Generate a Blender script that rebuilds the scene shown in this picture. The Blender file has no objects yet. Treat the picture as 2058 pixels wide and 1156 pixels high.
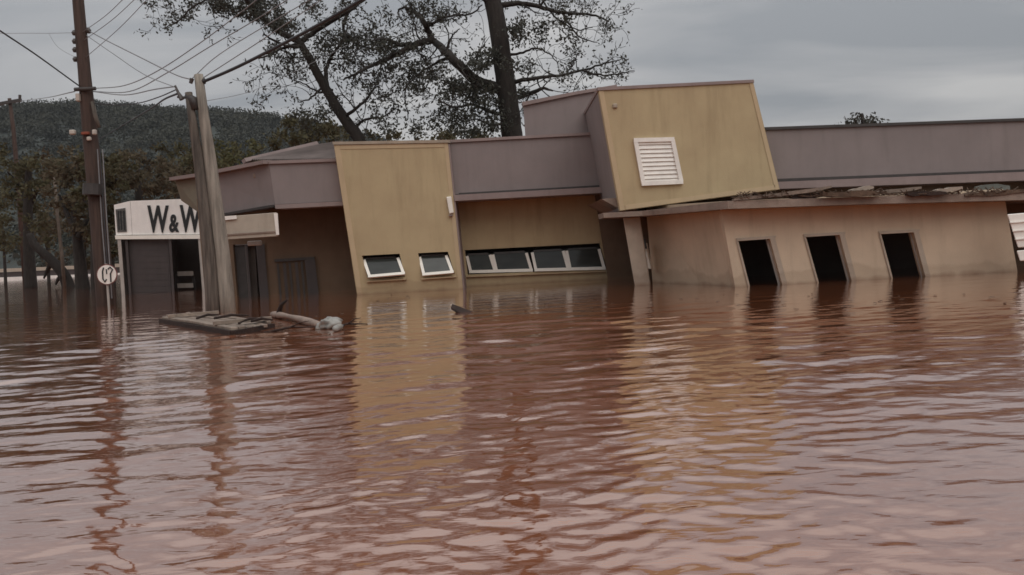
import bpy, math, random
import numpy as np
from mathutils import Vector, Matrix
from mathutils.geometry import tessellate_polygon

random.seed(7)
rng = np.random.default_rng(7)
scene = bpy.context.scene
COL = scene.collection

# ------------------------------------------------------------------ camera
F_PX, CX, CY = 1700.0, 1029.0, 487.0          # focal length and axis in photo pixels (2058 wide)
CAM_H, ROLL = 1.05, math.radians(3.2)
cam_d = bpy.data.cameras.new('camera')
cam_d.sensor_width = 36.0
cam_d.lens = 36.0 * F_PX / 2058.0
cam_d.shift_y = -(578.0 - CY) / 2058.0
cam_d.clip_start, cam_d.clip_end = 0.05, 6000.0
cam = bpy.data.objects.new('camera', cam_d)
COL.objects.link(cam)
cam.matrix_world = (Matrix.Translation((0, 0, CAM_H)) @ Matrix.Rotation(math.radians(90), 4, 'X')
                    @ Matrix.Rotation(-ROLL, 4, 'Z'))
scene.camera = cam

# ------------------------------------------------------------------ sky
SUN_EL, SUN_AZ = math.radians(50), math.radians(152)     # azimuth from +Y towards +X: behind the camera
world = bpy.data.worlds.new('World')
scene.world = world
world.use_nodes = True
nt = world.node_tree
nt.nodes.clear()


def N(tree, typ, **kw):
    n = tree.nodes.new(typ)
    for k, v in kw.items():
        setattr(n, k, v)
    return n


def math_node(tree, op, a, b=None, clamp=False):
    n = N(tree, 'ShaderNodeMath', operation=op)
    n.use_clamp = clamp
    for i, s in enumerate((a, b)):
        if s is None:
            continue
        if hasattr(s, 'links') or hasattr(s, 'is_linked'):
            tree.links.new(s, n.inputs[i])
        else:
            n.inputs[i].default_value = s
    return n.outputs[0]


out = N(nt, 'ShaderNodeOutputWorld')
sky = N(nt, 'ShaderNodeTexSky', sky_type='NISHITA')
sky.sun_disc = False
sky.sun_elevation, sky.sun_rotation = SUN_EL, SUN_AZ
bg_sky = N(nt, 'ShaderNodeBackground')
bg_sky.inputs[1].default_value = 0.09
nt.links.new(sky.outputs[0], bg_sky.inputs[0])
tc = N(nt, 'ShaderNodeTexCoord')
sep = N(nt, 'ShaderNodeSeparateXYZ')
nt.links.new(tc.outputs['Generated'], sep.inputs[0])
zup = math_node(nt, 'MAXIMUM', sep.outputs[2], 0.0)
zden = math_node(nt, 'ADD', zup, 0.11)
cmb = N(nt, 'ShaderNodeCombineXYZ')
nt.links.new(math_node(nt, 'DIVIDE', sep.outputs[0], zden), cmb.inputs[0])
nt.links.new(math_node(nt, 'DIVIDE', sep.outputs[1], zden), cmb.inputs[1])
mp = N(nt, 'ShaderNodeMapping')
mp.inputs['Rotation'].default_value = (0, 0, math.radians(-10))
mp.inputs['Scale'].default_value = (0.42, 0.85, 1)
mp.inputs['Location'].default_value = (58.533, 75.984, 0)
nt.links.new(cmb.outputs[0], mp.inputs[0])
n1 = N(nt, 'ShaderNodeTexNoise')
n1.inputs['Scale'].default_value = 1.25
n1.inputs['Detail'].default_value = 6
n1.inputs['Roughness'].default_value = 0.52
n1.inputs['Distortion'].default_value = 0.5
nt.links.new(mp.outputs[0], n1.inputs['Vector'])
ramp = N(nt, 'ShaderNodeValToRGB')
ramp.color_ramp.elements[0].position = 0.36
ramp.color_ramp.elements[0].color = (0.250, 0.260, 0.274, 1)
ramp.color_ramp.elements[1].position = 0.64
ramp.color_ramp.elements[1].color = (0.475, 0.465, 0.455, 1)
e = ramp.color_ramp.elements.new(0.5)
e.color = (0.352, 0.352, 0.356, 1)
nt.links.new(n1.outputs['Fac'], ramp.inputs[0])
# an overcast sky grows brighter towards the zenith (CIE overcast luminance)
cie = math_node(nt, 'MULTIPLY_ADD', zup, 1.75)
cie.node.inputs[2].default_value = 0.85
bg_cl = N(nt, 'ShaderNodeBackground')
nt.links.new(ramp.outputs[0], bg_cl.inputs[0])
nt.links.new(cie, bg_cl.inputs[1])
mixs = N(nt, 'ShaderNodeMixShader')
mixs.inputs[0].default_value = 0.95
nt.links.new(bg_sky.outputs[0], mixs.inputs[1])
nt.links.new(bg_cl.outputs[0], mixs.inputs[2])
nt.links.new(mixs.outputs[0], out.inputs[0])

# ------------------------------------------------------------------ sun (veiled by cloud)
sun_d = bpy.data.lights.new('sun', 'SUN')
sun_d.energy = 1.1
sun_d.angle = math.radians(60)
sun_d.color = (1.0, 0.95, 0.88)
sun = bpy.data.objects.new('sun', sun_d)
COL.objects.link(sun)
sdir = Vector((math.sin(SUN_AZ) * math.cos(SUN_EL), math.cos(SUN_AZ) * math.cos(SUN_EL), math.sin(SUN_EL)))
sun.rotation_euler = sdir.to_track_quat('Z', 'Y').to_euler()
sun.location = (0, -20, 40)

# ------------------------------------------------------------------ exposure
vs = scene.view_settings
vs.view_transform = 'Standard'
vs.look = 'None'
vs.exposure, vs.gamma = 0.06, 1.0
vs.use_curve_mapping = False
scene.render.engine = 'CYCLES'
scene.cycles.use_denoising = True
scene.cycles.filter_width = 1.6
scene.cycles.max_bounces = 8
scene.cycles.caustics_reflective = False
scene.cycles.caustics_refractive = False

# ================================================================== helpers
CR, SR = math.cos(ROLL), math.sin(ROLL)


def P(u, v, Y):
    """world point at depth Y seen at photo pixel (u, v)"""
    dx, dy = u - CX, CY - v
    return Vector(((dx * CR + dy * SR) / F_PX * Y, Y, CAM_H + (-dx * SR + dy * CR) / F_PX * Y))


def PW(u, v, z=0.0):
    """world point on the water sheet (height z) seen at photo pixel (u, v)"""
    dx, dy = u - CX, CY - v
    zz = -dx * SR + dy * CR
    Y = (z - CAM_H) * F_PX / zz
    return P(u, v, Y)


MATS = {}


def mat(name, base, rough=0.8, var=0.12, scale=3.0, bump=0.0, bump_scale=40.0, stains=0.0, metallic=0.0,
        stretch=(1, 1, 1), spec=0.5, transl=0.0, col2=None, mud=False):
    """procedural material: base colour with uneven tone, fine relief, optional weather streaks"""
    if name in MATS:
        return MATS[name]
    m = bpy.data.materials.new(name)
    m.use_nodes = True
    t = m.node_tree
    b = t.nodes['Principled BSDF']
    b.inputs['Roughness'].default_value = rough
    b.inputs['Metallic'].default_value = metallic
    b.inputs['Specular IOR Level'].default_value = spec
    co = N(t, 'ShaderNodeTexCoord')
    mpn = N(t, 'ShaderNodeMapping')
    mpn.inputs['Scale'].default_value = stretch
    t.links.new(co.outputs['Object'], mpn.inputs[0])
    no = N(t, 'ShaderNodeTexNoise')
    no.inputs['Scale'].default_value = scale
    no.inputs['Detail'].default_value = 7
    no.inputs['Roughness'].default_value = 0.6
    t.links.new(mpn.outputs[0], no.inputs['Vector'])
    rp = N(t, 'ShaderNodeValToRGB')
    c1 = [max(0, c * (1 - var)) for c in base]
    c2 = [min(1, c * (1 + var)) for c in (col2 or base)]
    rp.color_ramp.elements[0].position, rp.color_ramp.elements[1].position = 0.3, 0.7
    rp.color_ramp.elements[0].color = (*c1, 1)
    rp.color_ramp.elements[1].color = (*c2, 1)
    t.links.new(no.outputs['Fac'], rp.inputs[0])
    colour = rp.outputs[0]
    if stains > 0:
        ms = N(t, 'ShaderNodeMapping')
        ms.inputs['Scale'].default_value = (2.2, 2.2, 0.25)
        t.links.new(co.outputs['Object'], ms.inputs[0])
        ns = N(t, 'ShaderNodeTexNoise')
        ns.inputs['Scale'].default_value = 2.0
        ns.inputs['Detail'].default_value = 8
        ns.inputs['Roughness'].default_value = 0.65
        t.links.new(ms.outputs[0], ns.inputs['Vector'])
        mr = N(t, 'ShaderNodeMapRange')
        mr.inputs[1].default_value, mr.inputs[2].default_value = 0.5, 0.75
        mr.inputs[3].default_value, mr.inputs[4].default_value = 0.0, stains
        t.links.new(ns.outputs['Fac'], mr.inputs[0])
        mx = N(t, 'ShaderNodeMix', data_type='RGBA')
        t.links.new(mr.outputs[0], mx.inputs[0])
        t.links.new(colour, mx.inputs[6])
        mx.inputs[7].default_value = (base[0] * 0.45, base[1] * 0.42, base[2] * 0.38, 1)
        colour = mx.outputs[2]
    if mud:                               # splash and silt line left by the flood on the lowest decimetres
        geo = N(t, 'ShaderNodeNewGeometry')
        sp = N(t, 'ShaderNodeSeparateXYZ')
        t.links.new(geo.outputs['Position'], sp.inputs[0])
        nm = N(t, 'ShaderNodeTexNoise')
        nm.inputs['Scale'].default_value = 3.5
        nm.inputs['Detail'].default_value = 5
        t.links.new(geo.outputs['Position'], nm.inputs['Vector'])
        hz = math_node(t, 'MULTIPLY_ADD', nm.outputs['Fac'], 0.18)
        hz.node.inputs[2].default_value = -0.02
        dd = math_node(t, 'SUBTRACT', hz, sp.outputs[2])
        fc = math_node(t, 'MULTIPLY', dd, 9.0, clamp=True)
        fc2 = math_node(t, 'MULTIPLY', fc, 0.75)
        mx = N(t, 'ShaderNodeMix', data_type='RGBA')
        t.links.new(fc2, mx.inputs[0])
        t.links.new(colour, mx.inputs[6])
        mx.inputs[7].default_value = (0.20, 0.11, 0.065, 1)
        colour = mx.outputs[2]
        n4 = N(t, 'ShaderNodeTexNoise')
        n4.inputs['Scale'].default_value = 1.3
        n4.inputs['Detail'].default_value = 7
        t.links.new(geo.outputs['Position'], n4.inputs['Vector'])
        h4 = math_node(t, 'MULTIPLY_ADD', n4.outputs['Fac'], 0.75)
        h4.node.inputs[2].default_value = -0.10
        f4 = math_node(t, 'MULTIPLY', math_node(t, 'SUBTRACT', h4, sp.outputs[2]), 14.0, clamp=True)
        f5 = math_node(t, 'MULTIPLY', f4, 0.22)
        mx4 = N(t, 'ShaderNodeMix', data_type='RGBA')
        t.links.new(f5, mx4.inputs[0])
        t.links.new(colour, mx4.inputs[6])
        mx4.inputs[7].default_value = (0.17, 0.095, 0.055, 1)
        colour = mx4.outputs[2]
    t.links.new(colour, b.inputs['Base Color'])
    if bump > 0:
        nb = N(t, 'ShaderNodeTexNoise')
        nb.inputs['Scale'].default_value = bump_scale
        nb.inputs['Detail'].default_value = 4
        t.links.new(mpn.outputs[0], nb.inputs['Vector'])
        bp = N(t, 'ShaderNodeBump')
        bp.inputs['Strength'].default_value = bump
        bp.inputs['Distance'].default_value = 0.02
        t.links.new(nb.outputs['Fac'], bp.inputs['Height'])
        t.links.new(bp.outputs[0], b.inputs['Normal'])
    if transl > 0:
        tr = N(t, 'ShaderNodeBsdfTranslucent')
        t.links.new(colour, tr.inputs[0])
        mxs = N(t, 'ShaderNodeMixShader')
        mxs.inputs[0].default_value = transl
        o = t.nodes['Material Output']
        t.links.new(b.outputs[0], mxs.inputs[1])
        t.links.new(tr.outputs[0], mxs.inputs[2])
        t.links.new(mxs.outputs[0], o.inputs[0])
    MATS[name] = m
    return m


M_BEIGE = mat('ochre_stucco', (0.465, 0.358, 0.217), 0.88, 0.10, 1.1, 0.25, 60, stains=0.32, mud=True, col2=(0.445, 0.355, 0.215))
M_TAN = mat('tan_stucco', (0.565, 0.452, 0.335), 0.88, 0.10, 1.2, 0.25, 60, stains=0.28, mud=True)
M_TRIM = mat('edge_render', (0.50, 0.385, 0.245), 0.88, 0.07, 2.0, 0.2, 60, stains=0.15, mud=True)
M_PURPLE = mat('mauve_grey_paint', (0.236, 0.198, 0.193), 0.8, 0.08, 1.2, 0.2, 60, stains=0.2)
M_LIP = mat('pale_mauve_trim', (0.27, 0.21, 0.20), 0.8, 0.1, 2.0, 0.2, 50, stains=0.25)
M_OLIVE = mat('olive_grey_paint', (0.20, 0.175, 0.13), 0.85, 0.12, 2.0, 0.2, 50, stains=0.25)
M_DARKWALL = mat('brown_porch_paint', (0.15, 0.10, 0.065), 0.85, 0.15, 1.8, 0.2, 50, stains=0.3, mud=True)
M_INT = mat('shade_dark_room_paint', (0.12, 0.10, 0.09), 0.9, 0.15, 2.0)  # dark colour stands for the indoor shade behind the openings
M_SLAB = mat('weathered_concrete', (0.26, 0.20, 0.165), 0.9, 0.25, 2.5, 0.5, 30, stains=0.4)
M_COPING = mat('coping_cement', (0.36, 0.30, 0.235), 0.85, 0.15, 4.0, 0.3, 40, stains=0.3)
M_WHITE = mat('white_window_paint', (0.84, 0.81, 0.74), 0.5, 0.06, 5.0)
M_WHITE2 = mat('louvre_white', (0.84, 0.80, 0.75), 0.6, 0.08, 6.0, stains=0.15)
M_BOARD = mat('dusty_white_board', (0.42, 0.365, 0.30), 0.75, 0.1, 3.0, 0.1, 40, stains=0.3)
M_SIGN = mat('white_sign_sheet', (0.82, 0.79, 0.76), 0.6, 0.07, 3.0, stains=0.12)
M_BLACK = mat('black_print', (0.012, 0.012, 0.013), 0.6, 0.1, 6.0)
M_GREYPRINT = mat('grey_print', (0.10, 0.095, 0.09), 0.7, 0.6, 9.0)
M_DARKMETAL = mat('dark_metal', (0.045, 0.038, 0.036), 0.55, 0.25, 6.0, 0.1)
M_SHUTTER = mat('roller_door_grey', (0.058, 0.046, 0.045), 0.6, 0.12, 3.0, 0.1, 40, stains=0.3)
M_POSTWHITE = mat('grey_white_post_paint', (0.40, 0.37, 0.34), 0.7, 0.12, 5.0, stains=0.3)
M_COLUMN = mat('column_plaster', (0.43, 0.36, 0.29), 0.85, 0.1, 4.0, 0.2, 40, stains=0.25, mud=True)
M_POLEWOOD = mat('brown_pole_timber', (0.062, 0.038, 0.030), 0.85, 0.4, 5.0, 0.6, 20, stretch=(3, 3, 0.25))
M_POLECON = mat('grey_pole_concrete', (0.265, 0.235, 0.20), 0.9, 0.45, 4.0, 0.8, 25, stretch=(3, 3, 0.3), stains=0.4)
M_POLEOLD = mat('old_grey_timber', (0.115, 0.095, 0.08), 0.9, 0.55, 5.0, 0.9, 20, stretch=(3, 3, 0.25), stains=0.3)
M_CABLE = mat('cable_rubber', (0.035, 0.035, 0.04), 0.6, 0.2, 5.0)
M_WIRE = mat('weathered_wire', (0.20, 0.20, 0.21), 0.55, 0.2, 5.0)
M_CERAMIC = mat('insulator_glaze', (0.06, 0.05, 0.045), 0.3, 0.2, 8.0)
M_PALEHW = mat('pale_fitting', (0.5, 0.45, 0.4), 0.6, 0.2, 8.0)
M_REDHW = mat('rusty_fitting', (0.22, 0.06, 0.035), 0.8, 0.4, 12.0)
M_PLANK = mat('wet_plank', (0.20, 0.15, 0.118), 0.65, 0.35, 4.0, 0.6, 25, stretch=(1, 1, 1), stains=0.4)
M_PLANK2 = mat('pale_wet_plank', (0.25, 0.195, 0.155), 0.65, 0.4, 4.0, 0.6, 25, stains=0.5)
M_LOG = mat('peeled_log', (0.26, 0.195, 0.16), 0.7, 0.25, 6.0, 0.4, 25)
M_DARKWOOD = mat('soaked_dark_wood', (0.030, 0.016, 0.012), 0.9, 0.4, 6.0, 0.5, 25)
M_PLASTIC = mat('cloudy_plastic', (0.28, 0.27, 0.25), 0.35, 0.25, 9.0)
M_BARK = mat('dark_bark', (0.028, 0.023, 0.020), 0.95, 0.4, 6.0, 0.8, 25, stretch=(2, 2, 0.5))
M_BARKPALE = mat('pale_bark', (0.13, 0.105, 0.085), 0.95, 0.4, 6.0, 0.8, 25, stretch=(2, 2, 0.5))
M_LEAF = mat('dark_green_leaf', (0.055, 0.056, 0.045), 0.8, 0.4, 2.5, transl=0.25)
M_LEAF2 = mat('olive_leaf', (0.095, 0.078, 0.046), 0.85, 0.4, 0.8, transl=0.3, col2=(0.085, 0.080, 0.045), spec=0.2)
M_LEAF3 = mat('yellow_olive_leaf', (0.115, 0.098, 0.045), 0.85, 0.35, 0.8, transl=0.3, col2=(0.09, 0.09, 0.04))
M_LEAF4 = mat('brownish_leaf', (0.115, 0.084, 0.058), 0.85, 0.35, 0.8, transl=0.3, spec=0.2, col2=(0.10, 0.085, 0.055))
M_FOREST = mat('far_forest_leaf', (0.036, 0.041, 0.034), 0.8, 0.35, 0.02, transl=0.15, col2=(0.044, 0.044, 0.031))
M_HILL = mat('hill_scrub', (0.035, 0.042, 0.037), 0.95, 0.3, 0.03)
M_ROOF = mat('grey_roof_sheet', (0.20, 0.165, 0.155), 0.75, 0.25, 1.5, 0.2, 30, stains=0.4)
M_DEBRIS = mat('soaked_straw_debris', (0.095, 0.06, 0.04), 0.9, 0.5, 8.0, 0.6, 25)
M_FOAMBIT = mat('dirty_foam', (0.33, 0.27, 0.22), 0.8, 0.2, 8.0)
M_TEALBIT = mat('teal_sheet', (0.13, 0.135, 0.12), 0.7, 0.25, 6.0)
M_SIGNRED = mat('sign_red_ring', (0.16, 0.05, 0.045), 0.55, 0.2, 8.0)

# window glass: thin dark reflecting pane
M_GLASS = bpy.data.materials.new('window_glass')
M_GLASS.use_nodes = True
_b = M_GLASS.node_tree.nodes['Principled BSDF']
_n = N(M_GLASS.node_tree, 'ShaderNodeTexNoise')
_n.inputs['Scale'].default_value = 2.5
_r = N(M_GLASS.node_tree, 'ShaderNodeValToRGB')
_r.color_ramp.elements[0].color = (0.028, 0.031, 0.029, 1)
_r.color_ramp.elements[1].color = (0.055, 0.060, 0.056, 1)
M_GLASS.node_tree.links.new(_n.outputs['Fac'], _r.inputs[0])
M_GLASS.node_tree.links.new(_r.outputs[0], _b.inputs['Base Color'])
_b.inputs['Roughness'].default_value = 0.1
_b.inputs['Specular IOR Level'].default_value = 0.4


# ------------------------------------------------------------------ mesh builder
class MB:
    def __init__(self):
        self.v, self.f = [], []

    def add(self, verts, faces):
        o = len(self.v)
        self.v.extend([Vector(p) for p in verts])
        self.f.extend([tuple(i + o for i in fc) for fc in faces])
        return self

    def hexa(self, a, b):
        """closed solid between two matching quads a (4 points) and b (4 points)"""
        return self.add(list(a) + list(b), [(0, 1, 2, 3), (7, 6, 5, 4), (0, 4, 5, 1), (1, 5, 6, 2), (2, 6, 7, 3), (3, 7, 4, 0)])

    def bar(self, p, q, w, d, up=(0, 1, 0)):
        """rectangular bar from p to q; d is the size along 'up', w across it"""
        p, q = Vector(p), Vector(q)
        t = (q - p).normalized()
        u = Vector(up)
        s = t.cross(u).normalized()
        u = s.cross(t).normalized()
        a = [p + s * (w * i) / 2 + u * (d * j) / 2 for i, j in ((-1, -1), (1, -1), (1, 1), (-1, 1))]
        b = [x + (q - p) for x in a]
        return self.hexa(a, b)

    def box(self, c, s):
        c, (x, y, z) = Vector(c), [k / 2 for k in s]
        a = [c + Vector(k) for k in ((-x, -y, -z), (x, -y, -z), (x, -y, z), (-x, -y, z))]
        b = [k + Vector((0, 2 * y, 0)) for k in a]
        return self.hexa(a, b)

    def tube(self, pts, radii, sides=8, caps=True):
        pts = [Vector(p) for p in pts]
        n = len(pts)
        if not hasattr(radii, '__len__'):
            radii = [radii] * n
        o = len(self.v)
        ref = Vector((0.13, 1, 0.07)).normalized()
        for i, p in enumerate(pts):
            t = (pts[min(i + 1, n - 1)] - pts[max(i - 1, 0)]).normalized()
            s = t.cross(ref)
            if s.length < 1e-4:
                s = t.cross(Vector((1, 0, 0)))
            s.normalize()
            u = s.cross(t)
            for k in range(sides):
                an = 2 * math.pi * k / sides
                self.v.append(p + (s * math.cos(an) + u * math.sin(an)) * radii[i])
        for i in range(n - 1):
            for k in range(sides):
                k2 = (k + 1) % sides
                self.f.append((o + i * sides + k, o + i * sides + k2, o + (i + 1) * sides + k2, o + (i + 1) * sides + k))
        if caps:
            self.f.append(tuple(o + k for k in range(sides))[::-1])
            self.f.append(tuple(o + (n - 1) * sides + k for k in range(sides)))
        return self

    def poly_wall(self, outer, holes, off):
        """flat polygon with holes, thickened by the vector off (holes keep their reveals)"""
        loops = [[Vector(p) for p in outer]] + [[Vector(p) for p in h] for h in holes]
        flat = [p for l in loops for p in l]
        tris = tessellate_polygon(loops)
        o = len(self.v)
        n = len(flat)
        off = Vector(off)
        self.v.extend(flat)
        self.v.extend([p + off for p in flat])
        for a, b, c in tris:
            self.f.append((o + a, o + b, o + c))
            self.f.append((o + n + c, o + n + b, o + n + a))
        k0 = 0
        for l in loops:
            for i in range(len(l)):
                a, b = k0 + i, k0 + (i + 1) % len(l)
                self.f.append((o + a, o + b, o + n + b, o + n + a))
            k0 += len(l)
        return self

    def build(self, name, material, parent=None, smooth=False, bevel=0.0):
        me = bpy.data.meshes.new(name)
        base = Vector((0, 0, 0))
        if parent is None:
            xs = [p.x for p in self.v]
            ys = [p.y for p in self.v]
            base = Vector(((min(xs) + max(xs)) / 2, (min(ys) + max(ys)) / 2, min(p.z for p in self.v)))
        else:
            base = world_loc(parent)
        me.from_pydata([tuple(p - base) for p in self.v], [], self.f)
        me.materials.append(material)
        import bmesh
        bm = bmesh.new()
        bm.from_mesh(me)
        bmesh.ops.recalc_face_normals(bm, faces=bm.faces)
        if bevel > 0:
            ed = [x for x in bm.edges if len(x.link_faces) == 2 and x.calc_face_angle(0) > 0.6]
            bmesh.ops.bevel(bm, geom=ed, offset=bevel, segments=1, affect='EDGES', clamp_overlap=True)
        bm.to_mesh(me)
        bm.free()
        if smooth:
            for p in me.polygons:
                p.use_smooth = True
        o = bpy.data.objects.new(name, me)
        COL.objects.link(o)
        if parent is None:
            o.location = base
        else:
            o.parent = parent
        return o


def world_loc(o):
    l = Vector(o.location)
    while o.parent:
        o = o.parent
        l = l + Vector(o.location)
    return l


def tag(o, label, cat, group=None):
    o['label'], o['category'] = label, cat
    if group:
        o['group'] = group
    return o


def kind(o, k):
    o['kind'] = k
    return o


def empty(name, loc, parent=None):
    o = bpy.data.objects.new(name, None)
    o.empty_display_size = 0.2
    COL.objects.link(o)
    o.location = Vector(loc) - (world_loc(parent) if parent else Vector((0, 0, 0)))
    o.parent = parent
    return o


def fast_mesh(name, verts, quads, material, parent=None, smooth=False, loc=(0, 0, 0)):
    verts = np.asarray(verts, dtype=np.float32)
    quads = np.asarray(quads, dtype=np.int32)
    base = np.array(world_loc(parent) if parent else loc, dtype=np.float32)
    verts = verts - base
    k = quads.shape[1]
    me = bpy.data.meshes.new(name)
    me.vertices.add(len(verts))
    me.vertices.foreach_set('co', verts.ravel())
    me.loops.add(quads.size)
    me.loops.foreach_set('vertex_index', quads.ravel())
    me.polygons.add(len(quads))
    me.polygons.foreach_set('loop_start', np.arange(0, quads.size, k, dtype=np.int32))
    try:
        me.polygons.foreach_set('loop_total', np.full(len(quads), k, dtype=np.int32))
    except Exception:
        pass
    me.materials.append(material)
    me.update(calc_edges=True)
    me.validate()
    if smooth:
        me.polygons.foreach_set('use_smooth', np.ones(len(me.polygons), dtype=bool))
    o = bpy.data.objects.new(name, me)
    COL.objects.link(o)
    if parent:
        o.parent = parent
    else:
        o.location = loc
    return o


def leaf_quads(cent, length, width, droop=0.0):
    """one rhombic leaf per centre, random attitude"""
    n = len(cent)
    d = rng.normal(size=(n, 3))
    d[:, 2] -= droop
    d /= np.linalg.norm(d, axis=1)[:, None]
    s = np.cross(d, rng.normal(size=(n, 3)))
    s /= np.linalg.norm(s, axis=1)[:, None] + 1e-9
    L = (length * rng.uniform(0.6, 1.3, n))[:, None]
    Wd = (width * rng.uniform(0.6, 1.3, n))[:, None]
    v = np.stack([cent - d * L / 2, cent + s * Wd / 2, cent + d * L / 2, cent - s * Wd / 2], axis=1).reshape(-1, 3)
    q = np.arange(4 * n).reshape(-1, 4)
    return v, q


def smooth_path(pts, sub=4):
    """Catmull-Rom through 3D points"""
    pts = [Vector(p) for p in pts]
    if len(pts) < 3:
        return pts
    ext = [pts[0] * 2 - pts[1]] + pts + [pts[-1] * 2 - pts[-2]]
    res = []
    for i in range(1, len(ext) - 2):
        a, b, c, d = ext[i - 1:i + 3]
        for k in range(sub):
            t = k / sub
            res.append(0.5 * ((2 * b) + (c - a) * t + (2 * a - 5 * b + 4 * c - d) * t * t + (3 * b - a - 3 * c + d) * t ** 3))
    res.append(pts[-1])
    return res


# ================================================================== flood water
def wave_height(x, y):
    r = np.random.default_rng(11)
    step = np.clip(0.0055 * y, 0.012, 0.14)

    def patch(seed, k0):
        q = np.random.default_rng(seed)
        a = np.zeros_like(x)
        for _ in range(7):
            th = q.uniform(0, 6.28)
            k = k0 * q.uniform(0.5, 1.6)
            a += np.sin(k * (x * math.cos(th) * 0.6 + y * math.sin(th)) + q.uniform(0, 6.28))
        return a / 2.6
    # slow patches where the breeze roughens or spares the surface
    calm = np.exp(-(((x - 2.7) / 1.3) ** 2 + ((y - 3.3) / 0.9) ** 2))
    amp1 = np.clip(0.75 + 0.38 * patch(3, 0.7), 0.25, 1.4) * (1 - 0.6 * calm)
    amp2 = np.clip(0.70 + 0.55 * patch(5, 1.1), 0.12, 1.6) * (1 - 0.7 * calm)
    fade = np.clip(1.0 - (y - 10.0) / 24.0, 0.5, 1.0)
    h1, h2 = np.zeros_like(x), np.zeros_like(x)
    wx = x + 0.10 * np.sin(1.9 * y + 0.7 * x) + 0.05 * np.sin(4.1 * y - 1.3 * x)
    wy = y + 0.07 * np.sin(1.7 * x + 0.9 * y) + 0.035 * np.sin(4.7 * x + 1.1) + 0.02 * np.sin(9.1 * x - 2.0 * y)
    for i in range(38):                       # wind wavelets with longish crests
        lam = 0.26 * (0.95 / 0.26) ** r.random()
        th = math.radians(90) + r.normal() * 0.26 + 0.12
        k = 2 * math.pi / lam
        a = 0.0018 * lam * r.uniform(0.5, 1.3)
        h1 += np.clip(lam / (4.0 * step) - 0.25, 0, 1) * a * np.sin(k * (wx * math.cos(th) + wy * math.sin(th)) + r.uniform(0, 6.28))
    for i in range(60):                       # short broken chop
        lam = 0.085 * (0.30 / 0.085) ** r.random()
        th = math.radians(90) + r.normal() * 0.62
        k = 2 * math.pi / lam
        a = 0.0017 * lam * r.uniform(0.4, 1.4)
        h2 += np.clip(lam / (4.0 * step) - 0.25, 0, 1) * a * np.sin(k * (wx * math.cos(th) + wy * math.sin(th)) + r.uniform(0, 6.28))
    return (h1 * amp1 + h2 * amp2) * fade


ys = [0.9]
while ys[-1] < 46:
    d = ys[-1]
    ys.append(d + max(0.012, min(0.14, 0.0055 * d)))
ys = np.array(ys)
ts = np.linspace(-0.74, 0.74, 740)
Xg = np.outer(ys + 3.2, ts)
Yg = np.repeat(ys[:, None], len(ts), axis=1)
Zg = wave_height(Xg, Yg)
edge = np.minimum(1, (46.2 - Yg) / 6)
Zg *= np.clip(edge, 0, 1)
nv, nu = Xg.shape
V = np.stack([Xg, Yg, Zg], axis=2).reshape(-1, 3)
ii = np.arange((nv - 1) * nu).reshape(nv - 1, nu)[:, :-1].ravel()
Q = np.stack([ii, ii + 1, ii + nu + 1, ii + nu], axis=1)
# far sheet, ring pieces outside the rippled field reach the horizon
b0 = len(V)
y1, yend = ys[-1], 5000.0
xe0, xe1 = Xg[0, -1], Xg[-1, -1]
ext = np.array([[-xe1, y1, 0], [xe1, y1, 0], [4000, yend, 0], [-4000, yend, 0],
                [xe0, ys[0], 0], [4000, ys[0], 0], [-xe0, ys[0], 0], [-4000, ys[0], 0],
                [4000, -400, 0], [-4000, -400, 0], [4000, y1, 0], [-4000, y1, 0]], dtype=float)
V = np.concatenate([V, ext])
Q = np.concatenate([Q, b0 + np.array([[11, 10, 2, 3], [4, 5, 10, 1], [7, 6, 0, 11], [9, 8, 5, 7]])])
M_WATER = bpy.data.materials.new('muddy_flood_water')
M_WATER.use_nodes = True
wt = M_WATER.node_tree
wb = wt.nodes['Principled BSDF']
geo = N(wt, 'ShaderNodeNewGeometry')
wm = N(wt, 'ShaderNodeMapping')
wm.inputs['Scale'].default_value = (0.22, 0.6, 0.3)
wt.links.new(geo.outputs['Position'], wm.inputs[0])
wn = N(wt, 'ShaderNodeTexNoise')
wn.inputs['Scale'].default_value = 1.0
wn.inputs['Detail'].default_value = 5
wt.links.new(wm.outputs[0], wn.inputs['Vector'])
wr = N(wt, 'ShaderNodeValToRGB')
wr.color_ramp.elements[0].position, wr.color_ramp.elements[1].position = 0.32, 0.7
wr.color_ramp.elements[0].color = (0.215, 0.071, 0.031, 1)
wr.color_ramp.elements[1].color = (0.282, 0.100, 0.048, 1)
wt.links.new(wn.outputs['Fac'], wr.inputs[0])
wt.links.new(wr.outputs[0], wb.inputs['Base Color'])
wb.inputs['Roughness'].default_value = 0.07
wb.inputs['IOR'].default_value = 1.8
wb.inputs['Coat Weight'].default_value = 1.0
wb.inputs['Coat IOR'].default_value = 1.6
wb.inputs['Coat Roughness'].default_value = 0.06
wm2 = N(wt, 'ShaderNodeMapping')
wm2.inputs['Scale'].default_value = (4.0, 11.0, 5.0)
wt.links.new(geo.outputs['Position'], wm2.inputs[0])
wn2 = N(wt, 'ShaderNodeTexNoise')
wn2.inputs['Scale'].default_value = 1.0
wn2.inputs['Detail'].default_value = 3
wn2.inputs['Distortion'].default_value = 0.4
wt.links.new(wm2.outputs[0], wn2.inputs['Vector'])
wbp = N(wt, 'ShaderNodeBump')
wbp.inputs['Strength'].default_value = 0.32
wbp.inputs['Distance'].default_value = 0.012
wt.links.new(wn2.outputs['Fac'], wbp.inputs['Height'])
wt.links.new(wbp.outputs[0], wb.inputs['Normal'])
wt.links.new(wbp.outputs[0], wb.inputs['Coat Normal'])
kind(fast_mesh('flood_water', V, Q, M_WATER, smooth=True), 'structure')

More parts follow.
